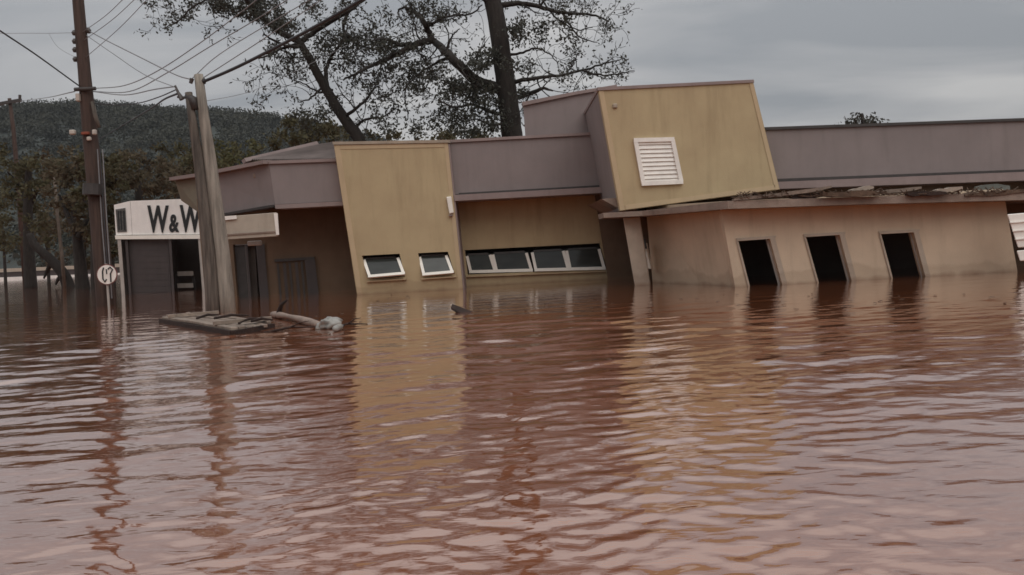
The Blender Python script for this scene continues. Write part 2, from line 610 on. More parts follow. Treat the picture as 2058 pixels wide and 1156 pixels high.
# ================================================================== hill and far forest
sky_px = [(-700, 250), (-300, 240), (0, 233), (70, 229), (130, 222), (230, 219), (330, 227), (450, 232), (560, 240), (640, 253), (760, 285),
          (950, 340), (1200, 390), (1600, 420), (2100, 425), (2700, 430)]
RY = 640.0
ridge = [P(u, v + 9, RY) for u, v in sky_px]
rx = np.array([p.x for p in ridge])
rz = np.array([max(p.z, 4.0) for p in ridge])


def hill_z(x, y):
    top = np.interp(x, rx, rz)
    t = np.clip((y - 190.0) / (RY - 190.0), 0, 1)
    s = t * t * (3 - 2 * t) * 0.75 + 0.25 * t
    back = np.clip((y - RY) / 420.0, 0, 1)
    w = 1 + 0.05 * np.sin(x * 0.021 + y * 0.013) + 0.05 * np.sin(x * 0.05 - y * 0.027 + 1) * (1 - t)
    return -2.0 + (top + 2) * s * (1 - 0.8 * back ** 2) * (w * (1 - t) + t)


hx = np.linspace(-900, 700, 120)
hy = np.concatenate([np.linspace(185, RY, 40), np.linspace(RY + 30, 1060, 12)])
HX, HY = np.meshgrid(hx, hy)
HZ = hill_z(HX, HY)
HV = np.stack([HX, HY, HZ], axis=2).reshape(-1, 3)
n1_, n2_ = HX.shape
ii = np.arange((n1_ - 1) * n2_).reshape(n1_ - 1, n2_)[:, :-1].ravel()
kind(fast_mesh('hill', HV, np.stack([ii, ii + 1, ii + n2_ + 1, ii + n2_], axis=1), M_HILL, smooth=True), 'structure')

nt_ = 3600
fx = rng.uniform(-470, 90, nt_)
fy = 190 + (RY + 15 - 190) * rng.random(nt_) ** 0.8
keep = (np.abs(fx / fy) < 0.75)
fx, fy = fx[keep], fy[keep]
fz = hill_z(fx, fy)
size = rng.uniform(3.2, 6.2, len(fx)) * (0.75 + 0.25 * fy / RY)
per = 105
dirs = rng.normal(size=(len(fx), per, 3))
dirs /= np.linalg.norm(dirs, axis=2)[:, :, None]
rad = rng.random((len(fx), per, 1)) ** 0.4
cent = np.stack([fx, fy, fz + size * 0.75], axis=1)[:, None, :] + dirs * rad * size[:, None, None] * np.array([1, 1, 0.85])
lv, lq = leaf_quads(cent.reshape(-1, 3), 1.5, 1.1)
kind(fast_mesh('hill_forest', lv, lq, M_FOREST), 'stuff')
bpy.data.objects['hill_forest']['label'] = 'dark wooded cover on the far hill behind the street'

# ================================================================== the flooded main building
BL = P(1029, 560, 21.0)
BL.z = 0
bld = tag(empty('flooded_building', BL),
          'long ochre and mauve single-storey building standing deep in the flood water', 'building')
DEEP = 110     # photo pixels that walls go on below the waterline


def px(pts, Y):
    return [P(u, v, Y) for u, v in pts]


def wall(name, m, Y, outer, holes=(), thick=0.2, bevel=0.0, parent=None):
    return MB().poly_wall(px(outer, Y), [px(h, Y) for h in holes], (0, thick, 0)).build(name, m, parent or bld, bevel=bevel)


# --- ochre tower with two small windows
YT = 20.2
tw1 = [(727, 514), (803, 510), (814, 556), (740, 561)]
tw2 = [(840, 509), (900, 506), (914, 551), (850, 556)]
wall('tower_wall', M_BEIGE, YT, [(671, 291), (900, 287), (942, 690), (734, 700)], [tw1, tw2], 0.22)
# side and back of the tower
MB().hexa([P(903.5, 289, YT + 0.002), P(944.5, 690, YT + 0.002), P(942.3, 690, YT + 0.002), P(900.3, 289, YT + 0.002)],
          [x + Vector((0, 2.6, 0)) for x in (P(903.5, 289, YT), P(944.5, 690, YT), P(942.3, 690, YT), P(900.3, 289, YT))]).build('tower_side', M_LIP, bld)
MB().hexa(px([(671, 292), (674, 292), (737, 700), (734, 700)], YT + 0.225),
          [x + Vector((0, 2.4, 0)) for x in px([(671, 292), (674, 292), (737, 700), (734, 700)], YT + 0.225)]).build('tower_side', M_BEIGE, bld)
MB().hexa([P(668, 285, YT - 0.04), P(903, 281, YT - 0.04), P(904, 286.8, YT - 0.04), P(669, 290.8, YT - 0.04)],
          [x + Vector((0, 2.9, 0)) for x in (P(668, 285, YT - 0.04), P(903, 281, YT - 0.04), P(904, 286.8, YT - 0.04), P(669, 290.8, YT - 0.04))]
          ).build('tower_coping', M_COPING, bld)


def sash(corners, w, d, name='window', mullions=(), parent=bld, pane_inset=0.01, bars=True):
    """corners: four 3D points TL, TR, BR, BL; a white frame of section w x d with a glass pane"""
    c = [Vector(x) for x in corners]
    nrm = (c[1] - c[0]).cross(c[3] - c[0]).normalized()
    if nrm.y > 0:
        nrm = -nrm
    wn_ = empty(name, (c[2] + c[3]) / 2, parent)
    fb = MB()
    for a, b in ((2, 3),):
        ax = (c[b] - c[a]).normalized()
        fb.bar(c[a] - ax * w / 2, c[b] + ax * w / 2, w, d, nrm)
    ax = (c[1] - c[0]).normalized()
    MB().bar(c[0] + ax * w / 2, c[1] - ax * w / 2, w * 0.6, d * 0.8, nrm).build('recess_shade_bar', M_DARKMETAL, wn_)  # dark bar stands in for the shaded recess above the sash
    for a, b in ((1, 2), (3, 0)):
        ax = (c[b] - c[a]).normalized()
        fb.bar(c[a] + ax * w * 0.45, c[b] - ax * w * 0.45, w * 0.96, d * 0.94, nrm)
    fb.build('frame', M_WHITE, wn_)
    g = [x - nrm * 0.004 for x in c]
    MB().hexa(g, [x - nrm * 0.008 for x in g]).build('pane', M_GLASS, wn_)
    return wn_


# awning windows pushed open at the bottom
for tl, tr, br, bl_, out_ in (((731, 521), (799, 517), (811, 550), (743, 556), 0.17), ((843, 515), (896, 512), (909, 547), (852, 552), 0.12)):
    sash([P(*tl, YT + 0.12), P(*tr, YT + 0.12), P(*br, YT - out_), P(*bl_, YT - out_)], 0.07, 0.05)
for h in (tw1, tw2):      # projecting sill under each window
    a, b = P(h[3][0] - 3, h[3][1] + 5, YT - 0.04), P(h[2][0] + 3, h[2][1] + 5, YT - 0.04)
    MB().bar(a, b, 0.03, 0.07).build('sill', M_TRIM, bld)
for q in ([(671.5, 292), (683, 291.7), (743, 690), (734, 690)], [(684, 291.7), (892, 288), (892.5, 296), (684.5, 300)], [(892.6, 288), (899.5, 287.7), (941.5, 690), (933, 690)]):
    MB().hexa(px(q, YT - 0.012), px(q, YT - 0.001)).build('edge_trim', M_TRIM, bld)
# lamp on the tower corner
lt = empty('wall_lamp', P(905, 430, YT - 0.05), bld)
MB().hexa(px([(897, 396), (907, 395), (912, 428), (903, 430)], YT - 0.10), px([(897, 396), (907, 395), (912, 428), (903, 430)], YT - 0.004)).build('lamp_cover', M_WHITE, lt, bevel=0.015)
MB().box(P(906, 433, YT - 0.05), (0.09, 0.08, 0.03)).build('lamp_base', M_LIP, lt)

# --- middle section: recessed wall with ribbon windows under a mauve fascia
YM = 21.15
strip = [(934, 503), (1205, 489), (1221, 541), (940, 552)]
wall('middle_wall', M_BEIGE, YM, [(905, 385), (1245, 365), (1300, 680), (945, 690)], [strip], 0.2)
FY = 20.42
wall('fascia', M_PURPLE, FY, [(897, 287), (1190, 271), (1240, 374), (912, 391)], (), 0.25)
wall('fascia_lip', M_LIP, FY - 0.26, [(912, 392), (1241, 374), (1243, 386), (914, 404)], (), 1.1)
wall('fascia_cap', M_LIP, FY - 0.05, [(896, 281.5), (1192, 265.5), (1193, 271), (897, 287)], (), 0.5)
wall('groove_shadow', M_DARKMETAL, FY - 0.012, [(922, 388), (1238, 370.5), (1239, 373.6), (922.5, 391.6)], (), 0.011)  # dark strip in place of the shadow groove above the lip
for a, b, o1 in ((938, 984, -0.05), (990, 1057, -0.03), (1069, 1131, 0.02), (1138, 1203, 0.02)):
    def vt(u): return 512 - (u - 938) * 0.052
    def vb(u): return 546 - (u - 945) * 0.026
    sash([P(a, vt(a), YM + 0.06), P(b, vt(b), YM + 0.06), P(b + 11, vb(b), YM - o1), P(a + 8, vb(a), YM - o1)], 0.075, 0.05)
a, b = P(938, 556, YM - 0.03), P(1222, 545, YM - 0.03)
MB().bar(a, b, 0.03, 0.07).build('sill', M_TRIM, bld)

# --- block raised over the porch
YB = 17.5
bk = [(1203, 182), (1514, 166), (1567, 381), (1246, 424)]
vent_hole = [(1277, 283), (1351, 281), (1368, 366), (1292, 370)]
fr = px(bk, YB)
MB().poly_wall(fr, [px(vent_hole, YB)], (0, 0.2, 0)).build('block_wall', M_BEIGE, bld)
DB = Vector((0, 3.2, 0))
inn = [P(1206.5, 184, YB + 0.203), P(1250, 421, YB + 0.203)]
MB().hexa([fr[0] + Vector((0, .203, 0)), P(1208, 182, YB + .203), P(1251, 423, YB + .203), fr[3] + Vector((0, .203, 0))],
          [x + DB for x in (fr[0], P(1208, 182, YB), P(1251, 423, YB), fr[3])]).build('block_side', M_PURPLE, bld)
MB().hexa([P(1509, 168, YB + .203), fr[1] + Vector((0, .203, 0)), fr[2] + Vector((0, .203, 0)), P(1562, 381, YB + .203)],
          [x + DB for x in (P(1509, 168, YB), fr[1], fr[2], P(1562, 381, YB))]).build('block_side', M_BEIGE, bld)
MB().hexa([P(1209, 400, YB + .21), P(1560, 372, YB + .21), P(1562, 380.5, YB + .21), P(1249, 422, YB + .21)],
          [x + DB for x in (P(1209, 400, YB), P(1560, 372, YB), P(1562, 380.5, YB), P(1249, 422, YB))]).build('block_floor', M_SLAB, bld)
cp = [P(1200.5, 175.5, YB - 0.03), P(1515, 160, YB - 0.03), P(1516, 165.8, YB - 0.03), P(1201.5, 181.8, YB - 0.03)]
MB().hexa(cp, [x + Vector((0, 3.4, 0)) for x in cp]).build('block_coping', M_LIP, bld)
for q in ([(1203.5, 183), (1213, 182.5), (1256, 422), (1246.5, 423.5)], [(1506, 167), (1513.5, 166.7), (1566, 380.5), (1558, 381.5)], [(1257, 412), (1557.5, 372), (1557.5, 381), (1257, 421.5)]):
    MB().hexa(px(q, YB - 0.012), px(q, YB - 0.001)).build('edge_trim', M_TRIM, bld)
# louvred vent
vt_ = empty('louvre_vent', P(1330, 370, YB), bld)
vq = px([(1273, 279), (1354, 277), (1373, 369), (1290, 373)], YB - 0.03)
fbm = MB()
for a, b in ((0, 1), (1, 2), (2, 3), (3, 0)):
    ax = (vq[b] - vq[a]).normalized()
    inw = (sum(vq, Vector()) / 4 - (vq[a] + vq[b]) / 2).normalized() * 0.035
    if a in (0, 2):
        fbm.bar(vq[a] + inw, vq[b] + inw, 0.085, 0.09)
    else:
        fbm.bar(vq[a] + inw + ax * 0.04, vq[b] + inw - ax * 0.04, 0.083, 0.085)
fbm.build('frame', M_WHITE2, vt_)
for i in range(10):
    t = (i + 0.95) / 10.9
    l = vq[0].lerp(vq[3], t) + Vector((0.06, 0.0, 0))
    r = vq[1].lerp(vq[2], t) + Vector((-0.06, 0.0, 0))
    s1 = MB()
    s1.hexa([l + Vector((0, 0.018, 0.058)), r + Vector((0, 0.018, 0.058)), r + Vector((0, -0.02, -0.043)), l + Vector((0, -0.02, -0.043))],
            [l + Vector((0, 0.028, 0.054)), r + Vector((0, 0.028, 0.054)), r + Vector((0, -0.009, -0.05)), l + Vector((0, -0.009, -0.05))])
    s1.build('slat', M_WHITE2, vt_)
bq = [x.lerp(sum(vq, Vector()) / 4, .06) + Vector((0, .1, 0)) for x in vq]
MB().hexa(bq, [x + Vector((0, .012, 0)) for x in bq]).build('backing', M_WHITE2, vt_)
MB().box(P(1236, 213, YB - 0.02), (0.1, 0.05, 0.1)).build('wall_patch', M_COPING, bld, bevel=0.02)

# --- mauve parapet stepping back behind the block
wall('rear_parapet', M_PURPLE, 20.75, [(1052, 213), (1158, 190), (1240, 176), (1250, 300), (1058, 300)], (), 0.25)
wall('parapet_cap', M_LIP, 20.68, [(1049, 205), (1156, 184), (1240, 170), (1240, 176), (1158, 190), (1051, 212.5)], (), 0.4)

# --- right hand fascia and its lip
YF = 18.3
wall('fascia', M_PURPLE, YF, [(1530, 262), (2320, 234), (2340, 338), (1552, 364)], (), 0.25)
wall('fascia_cap', M_DARKMETAL, YF - 0.05, [(1528, 256), (2320, 228), (2320, 233.5), (1530, 261.5)], (), 0.5)
wall('fascia_lip', M_LIP, YF - 0.20, [(1552, 366), (2340, 334), (2344, 353), (1556, 380)], (), 0.7)
wall('groove_shadow', M_DARKMETAL, YF - 0.012, [(1551, 360), (2338, 330), (2339, 333.6), (1552, 365.6)], (), 0.011)  # groove shadow over the right lip, made as a dark strip
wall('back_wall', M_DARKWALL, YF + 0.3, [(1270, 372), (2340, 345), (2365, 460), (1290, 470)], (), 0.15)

# --- concrete slab over the porch and the right wing
top = [P(1212, 428, 17.5), P(1290, 424, 17.3), P(1462, 404, 15.0), P(1720, 396, 15.0), P(2058, 386, 15.0), P(2360, 376, 15.0)]
bot = [P(1214, 438, 17.5), P(1292, 434, 17.3), P(1463, 420, 15.0), P(1720, 411, 15.0), P(2058, 402, 15.0), P(2360, 393, 15.0)]
smb = MB()
n = len(top)
back = [Vector((p.x, 18.55, p.z)) for p in top]
backb = [Vector((p.x, 18.55, p.z)) for p in bot]
smb.add(top + bot + back + backb,
        [(i, i + 1, n + i + 1, n + i) for i in range(n - 1)] + [(2 * n + i, 2 * n + i + 1, i + 1, i) for i in range(n - 1)]
        + [(n + i, n + i + 1, 3 * n + i + 1, 3 * n + i) for i in range(n - 1)] + [(3 * n + i, 3 * n + i + 1, 2 * n + i + 1, 2 * n + i) for i in range(n - 1)]
        + [(0, n, 3 * n, 2 * n), (n - 1, 2 * n - 1, 4 * n - 1, 3 * n - 1)])
smb.build('porch_slab', M_SLAB, bld)

# --- right wing wall with three unglazed openings
YR = 15.5
op = [[(1484, 485), (1547, 480), (1590, 640), (1524, 640)], [(1620, 477), (1687, 472), (1730, 636), (1665, 636)],
      [(1771, 471), (1836, 467), (1879, 632), (1814, 632)]]
wall('right_wall', M_TAN, YR, [(1446, 405), (2016, 380), (2070, 690), (1500, 700)], op, 0.22)
for i, o_ in enumerate(op):
    (x0, y0), (x1, y1_), (x2, y2), (x3, y3) = o_
    w_ = empty('window', P((x2 + x3) / 2, y2, YR), bld)
    fbm = MB()
    YQ = YR - 0.025
    fbm.hexa(px([(x0 - 5, y0 - 6), (x1 + 13, y1_ - 6), (x1 + 11, y1_ - 0.4), (x0 - 3, y0 - 0.4)], YQ),
             px([(x0 - 5, y0 - 6), (x1 + 13, y1_ - 6), (x1 + 11, y1_ - 0.4), (x0 - 3, y0 - 0.4)], YR - 0.003))
    fbm.hexa(px([(x1 + 0.6, y1_), (x1 + 11, y1_), (x2 + 11, y2), (x2 + 0.6, y2)], YQ), px([(x1 + 0.6, y1_), (x1 + 11, y1_), (x2 + 11, y2), (x2 + 0.6, y2)], YR - 0.003))
    fbm.hexa(px([(x0 - 4, y0), (x0 - 0.5, y0), (x3 - 0.5, y3), (x3 - 4, y3)], YQ), px([(x0 - 4, y0), (x0 - 0.5, y0), (x3 - 0.5, y3), (x3 - 4, y3)], YR - 0.003))
    fbm.build('frame', M_COLUMN, w_)
    s2 = MB()
    s2.hexa(px([(x1 - 8, y1_ + 2), (x1 - 3, y1_ + 2), (x2 - 3, y2), (x2 - 8, y2)], YR + 0.10), px([(x1 - 8, y1_ + 2), (x1 - 3, y1_ + 2), (x2 - 3, y2), (x2 - 8, y2)], YR + 0.16))
    s2.build('jamb', M_POSTWHITE, w_)
# return wall of the right wing running back under the slab
A0, A1 = P(1446, 405, YR + 0.225), P(1500, 700, YR + 0.225)
B0, B1 = P(1298, 415, 18.4), P(1318, 640, 18.4)
dv = Vector((0.2, 0.05, 0))
MB().hexa([B0, A0, A1, B1], [B0 + dv, A0 + dv, A1 + dv, B1 + dv]).build('porch_wall', M_TAN, bld)
# porch column and rear porch wall
MB().hexa(px([(1252, 437), (1286, 435), (1318, 640), (1287, 640)], 17.7), px([(1252, 437), (1286, 435), (1318, 640), (1287, 640)], 17.95)).build('column', M_COLUMN, bld, bevel=0.02)
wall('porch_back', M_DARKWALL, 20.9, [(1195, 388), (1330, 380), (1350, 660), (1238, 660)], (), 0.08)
# open casement leaf glimpsed edge-on beside the column
cs = empty('casement', P(1303, 545, 18.0), bld)
MB().hexa(px([(1292, 488), (1297, 488), (1308, 540), (1302, 540)], 17.9), px([(1296, 489), (1301, 489), (1311, 541), (1306, 541)], 18.25)).build('frame', M_WHITE, cs)
MB().hexa(px([(1290, 480), (1297, 480), (1301, 500), (1294, 500)], 17.8), px([(1290, 480), (1297, 480), (1301, 500), (1294, 500)], 17.87)).build('hinge', M_DARKMETAL, cs)

# --- right end: dark recess with a white shutter panel
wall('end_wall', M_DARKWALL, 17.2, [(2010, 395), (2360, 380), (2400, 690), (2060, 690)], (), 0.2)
sh = empty('white_panel', P(2050, 520, 14.8), bld)
MB().hexa(px([(2024, 431), (2072, 427), (2095, 494), (2046, 498)], 14.75), px([(2024, 431), (2072, 427), (2095, 494), (2046, 498)], 14.83)).build('panel', M_WHITE2, sh, bevel=0.012)
for k in range(3):
    t = (k + 1) / 4
    a, b = P(2024, 431, 14.74).lerp(P(2046, 498, 14.74), t), P(2072, 427, 14.74).lerp(P(2095, 494, 14.74), t)
    MB().bar(a, b, 0.02, 0.03).build('slat', M_WHITE2, sh)
MB().hexa(px([(2043, 504), (2095, 500), (2102, 521), (2050, 525)], 14.75), px([(2043, 504), (2095, 500), (2102, 521), (2050, 525)], 14.85)).build('panel', M_WHITE2, sh, bevel=0.012)

# --- left wing: mauve fascia turning a corner, dark porch behind
YL = 20.55
cornT, cornB = P(541, 330, YL), P(553, 411, YL)
wall('fascia', M_PURPLE, YL, [(541, 330), (676, 325), (690, 404), (553, 411)], (), 0.22)
wall('fascia_lip', M_LIP, YL - 0.06, [(552, 411.5), (690, 404.5), (691, 413), (553.5, 420)], (), 0.6)
wall('fascia_cap', M_LIP, YL - 0.06, [(539, 323), (676, 318.5), (676, 324.5), (540, 329.5)], (), 0.4)
midT, midB = P(408, 356, 22.2), P(412, 436, 22.2)
farT, farB = P(352, 364, 23.0), P(364, 403, 23.0)
back = Vector((0.08, 0.22, 0))
e1 = Vector((-0.004, 0.004, 0))
MB().hexa([midT, cornT + e1, cornB + e1, midB], [midT + back, cornT + e1 + back, cornB + e1 + back, midB + back]).build('side_fascia', M_PURPLE, bld)
MB().hexa([farT, midT + e1, midB + e1, farB], [farT + back, midT + e1 + back, midB + e1 + back, farB + back]).build('side_fascia', M_OLIVE, bld)
for a, b in ((cornT, midT), (midT, farT)):
    MB().bar(a + Vector((0, 0, 0.05)), b + Vector((0, 0, 0.05)), 0.09, 0.34).build('fascia_cap', M_LIP, bld)
MB().bar(cornB - Vector((0, 0, 0.04)), midB - Vector((0, 0, 0.04)), 0.06, 0.3).build('fascia_lip', M_DARKMETAL, bld)
# soffit over the porch
MB().hexa([P(553, 412, YL + .25), P(700, 404, YL + .25), P(700, 404, YL + .25) + Vector((0, 2.2, 0)), P(553, 412, YL + .25) + Vector((-1.0, 2.2, 0))],
          [x + Vector((0, 0, 0.06)) for x in (P(553, 412, YL + .25), P(700, 404, YL + .25), P(700, 404, YL + .25) + Vector((0, 2.2, 0)), P(553, 412, YL + .25) + Vector((-1.0, 2.2, 0)))]
          ).build('soffit', M_DARKWALL, bld)
YPB = 22.1
door = [(468, 492), (520, 489), (534, 660), (482, 660)]
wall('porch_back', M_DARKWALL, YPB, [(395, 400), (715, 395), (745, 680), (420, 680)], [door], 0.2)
dr = empty('door', P(505, 640, YPB + 0.1), bld)
MB().hexa(px([(470, 494), (492, 492), (505, 660), (484, 660)], YPB + 0.12), px([(470, 494), (492, 492), (505, 660), (484, 660)], YPB + 0.16)).build('leaf', M_DARKMETAL, dr)
MB().hexa(px([(492.6, 492), (497, 492), (510, 660), (505.6, 660)], YPB + 0.06), px([(492.6, 492), (497, 492), (510, 660), (505.6, 660)], YPB + 0.18)).build('stile', M_SHUTTER, dr)
MB().hexa(px([(514, 492), (531, 491), (546, 660), (528, 660)], YPB - 0.06), px([(514, 492), (531, 491), (546, 660), (528, 660)], YPB - 0.004)).build('post', M_SHUTTER, dr)
# window grille bars low on the porch wall
gr = empty('grille', P(600, 600, YPB - 0.05), bld)
for k, u in enumerate((556, 568, 580, 592, 604)):
    ln = 6 if k % 2 else 4
    q = [(u, 530 - k), (u + ln, 530 - k), (u + ln + 10, 640), (u + 10, 640)]
    MB().hexa(px(q, YPB - 0.07), px(q, YPB - 0.03)).build('bar', M_SHUTTER if k % 2 else M_DARKMETAL, gr)
q = [(612, 523), (633, 522), (646, 640), (625, 640)]
MB().hexa(px(q, YPB - 0.09), px(q, YPB - 0.02)).build('panel', M_SHUTTER, gr)
MB().bar(P(552, 524, YPB - 0.05), P(632, 519, YPB - 0.05), 0.07, 0.06).build('rail', M_DARKMETAL, gr)
# pale board hung under the side fascia, with a lamp below it
bd = empty('hanging_board', P(505, 480, 20.2), bld)
q = [(447, 436), (556, 427), (560, 475), (452, 482)]
MB().hexa(px(q, 20.2), px(q, 20.3)).build('board', M_BOARD, bd, bevel=0.01)
q = [(450, 471), (556, 464), (556.3, 467), (450.3, 474)]
MB().hexa(px(q, 20.17), px(q, 20.197)).build('rail', M_SLAB, bd)
q = [(550, 429), (558, 428.5), (561, 472), (555, 472.5)]
MB().hexa(px(q, 20.16), px(q, 20.196)).build('edge_trim', M_WHITE2, bd)
q = [(447, 435), (475, 433), (476, 440), (448, 443)]
MB().hexa(px(q, 20.15), px(q, 20.195)).build('bracket', M_WHITE2, bd)
MB().box(P(512, 489, 20.6), (0.32, 0.16, 0.12)).build('porch_lamp', M_POSTWHITE, bld, bevel=0.02)
# grey sheet roof behind the left fascia, corrugated
c00, c10, c11, c01 = P(505, 321, 21.2), P(690, 319, 21.0), P(690, 283, 24.0), P(640, 291, 24.0)
rv, rq = [], []
nn = 46
for j in range(2):
    for i in range(nn * 2 + 1):
        t = i / (nn * 2)
        p = c00.lerp(c10, t) if j == 0 else c01.lerp(c11, t)
        rv.append(p + Vector((0, 0, 0.022 * (1 if i % 2 else -1))))
w2 = nn * 2 + 1
for i in range(nn * 2):
    rq.append((i, i + 1, w2 + i + 1, w2 + i))
MB().add(rv, rq).build('roof_sheet', M_ROOF, bld)
MB().bar(P(490, 324, 21.3), c01 + Vector((-0.05, 0, 0.03)), 0.10, 0.12).build('roof_edge', M_LIP, bld)
# closed back and top of the shell so that the rooms are dark
roof_pts = [P(553, 420, YL + 0.3), P(1240, 372, YM - 0.2)]
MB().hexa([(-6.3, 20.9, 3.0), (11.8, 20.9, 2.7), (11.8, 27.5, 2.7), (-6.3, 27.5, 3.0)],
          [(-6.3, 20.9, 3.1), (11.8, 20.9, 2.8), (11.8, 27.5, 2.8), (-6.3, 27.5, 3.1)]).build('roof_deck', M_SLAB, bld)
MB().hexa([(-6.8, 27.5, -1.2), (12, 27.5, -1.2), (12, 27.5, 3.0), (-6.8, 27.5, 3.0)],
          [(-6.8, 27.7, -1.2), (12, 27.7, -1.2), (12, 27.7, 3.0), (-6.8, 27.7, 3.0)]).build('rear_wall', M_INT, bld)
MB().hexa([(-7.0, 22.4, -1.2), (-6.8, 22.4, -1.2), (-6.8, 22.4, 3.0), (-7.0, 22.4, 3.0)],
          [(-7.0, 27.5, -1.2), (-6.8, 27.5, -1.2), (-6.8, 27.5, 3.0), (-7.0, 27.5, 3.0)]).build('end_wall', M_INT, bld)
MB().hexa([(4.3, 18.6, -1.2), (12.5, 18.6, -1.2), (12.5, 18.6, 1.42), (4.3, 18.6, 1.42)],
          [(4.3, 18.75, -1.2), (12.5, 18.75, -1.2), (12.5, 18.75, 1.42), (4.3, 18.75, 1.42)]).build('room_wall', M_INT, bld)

# ================================================================== debris stranded on the slab
def jag_board(name, a, b, w, d, m, label, cat='debris', group=None):
    a, b = Vector(a), Vector(b)
    mb = MB()
    n_ = 5
    rows = []
    t = (b - a).normalized()
    sd = t.cross(Vector((0, 1, 0))).normalized()
    for i in range(n_ + 1):
        p = a.lerp(b, i / n_)
        k = 1.0 if 0 < i < n_ else 0.55
        ww = w * k * random.uniform(0.75, 1.15)
        j = Vector((random.uniform(-.02, .02), 0, random.uniform(-.012, .012)))
        rows.append([p + j + sd * ww / 2 - Vector((0, d / 2, 0)), p + j - sd * ww / 2 - Vector((0, d / 2, 0)),
                     p + j - sd * ww / 2 + Vector((0, d / 2, 0)), p + j + sd * ww / 2 + Vector((0, d / 2, 0))])
    for i in range(n_):
        mb.hexa(rows[i], rows[i + 1]) if i == 0 else None
    vs_ = [p for r in rows for p in r]
    fs = []
    for i in range(n_):
        for k in range(4):
            fs.append((i * 4 + k, i * 4 + (k + 1) % 4, (i + 1) * 4 + (k + 1) % 4, (i + 1) * 4 + k))
    fs += [(0, 1, 2, 3), (n_ * 4 + 3, n_ * 4 + 2, n_ * 4 + 1, n_ * 4)]
    mb2 = MB().add(vs_, fs)
    return tag(mb2.build(name, m), label, cat, group)


GD = 'flood debris stranded on the slab'
DY = 15.05
jag_board('stranded_board', P(1475, 402, DY), P(1668, 377, DY), 0.07, 0.14, M_PLANK, 'long grey board slanting up from the slab right of the ochre block', 'board', GD)
jag_board('stranded_board', P(1650, 392, DY - .1), P(1765, 388, DY - .1), 0.10, 0.18, M_DEBRIS, 'brown soaked board lying flat on the slab above the middle opening', 'board', GD)
jag_board('foam_piece', P(1708, 384, DY + .1), P(1752, 378, DY + .1), 0.075, 0.2, M_FOAMBIT, 'pale foam piece on the slab above the middle dark opening', 'foam', GD)
jag_board('stranded_board', P(1745, 390, DY + .2), P(1850, 378, DY + .2), 0.06, 0.16, M_PLANK, 'grey-brown board leaning between two pale scraps on the slab', 'board', GD)
jag_board('foam_piece', P(1876, 386, DY - .05), P(1932, 378, DY - .05), 0.085, 0.16, M_FOAMBIT, 'pale foam strip on the slab above the third opening', 'foam', GD)
jag_board('stranded_board', P(1820, 391, DY - .08), P(1900, 388, DY - .08), 0.08, 0.16, M_DARKWOOD, 'short black-brown board on the slab left of the pale foam strip', 'board', GD)
jag_board('metal_sheet', P(1960, 380, DY + .5), P(2030, 376, DY + .5), 0.12, 0.06, M_TEALBIT, 'dull teal sheet propped on the slab near the right edge', 'sheet', GD)
jag_board('stranded_board', P(1590, 396, DY + .05), P(1660, 391, DY + .05), 0.09, 0.14, M_DARKWOOD, 'dark stub of wood under the long slanting board', 'board', GD)
jag_board('stranded_board', P(1935, 392, DY), P(2056, 384, DY), 0.07, 0.16, M_DEBRIS, 'brown board on the slab in front of the teal sheet', 'board', GD)
sm = MB()
for i in range(240):
    u = random.uniform(1480, 2040)
    z0 = P(u, 398 - (u - 1480) * 0.018, DY + random.uniform(-.15, .4))
    d_ = Vector((random.uniform(-.3, .3), random.uniform(-.15, .15), random.uniform(0.0, .12)))
    sm.bar(z0, z0 + d_, 0.014, 0.014, (0.1, 0.9, 0.2))
so = kind(sm.build('stranded_straw', M_DEBRIS), 'stuff')
so['label'] = 'matted straw and twigs stranded along the concrete slab'

# ================================================================== the W&W shop
WY = 28.8
shop = tag(empty('small_shop', (P(315, 590, WY).x, WY, 0)), 'small shop with white W&W fascia sign and dark doorway left of the main building', 'building')


def spx(q, y0, y1, name, m, parent=shop, bevel=0.0):
    return MB().hexa(px(q, y0), px(q, y1)).build(name, m, parent, bevel=bevel)


sg = empty('sign', P(315, 480, WY), shop)
spx([(262, 404), (418, 398), (424, 471), (266, 472)], WY, WY + 0.25, 'sign_panel', M_SIGN, sg)
spx([(229, 412), (261.5, 404), (265.5, 472), (233, 473)], WY + 0.01, WY + 0.25, 'end_panel', M_SIGN, sg)
spx([(232, 421), (252, 418), (255, 466), (236, 467)], WY - 0.015, WY + 0.008, 'poster', M_GREYPRINT, sg)
for u in (236, 241, 247):
    spx([(u, 424), (u + 3, 423.5), (u + 5, 462), (u + 2, 462.5)], WY - 0.028, WY - 0.016, 'print_mark', M_BLACK, sg)
spx([(231, 473.5), (424, 471.5), (424, 480), (232, 481)], WY - 0.08, WY + 0.25, 'sign_rail', M_WHITE, sg)
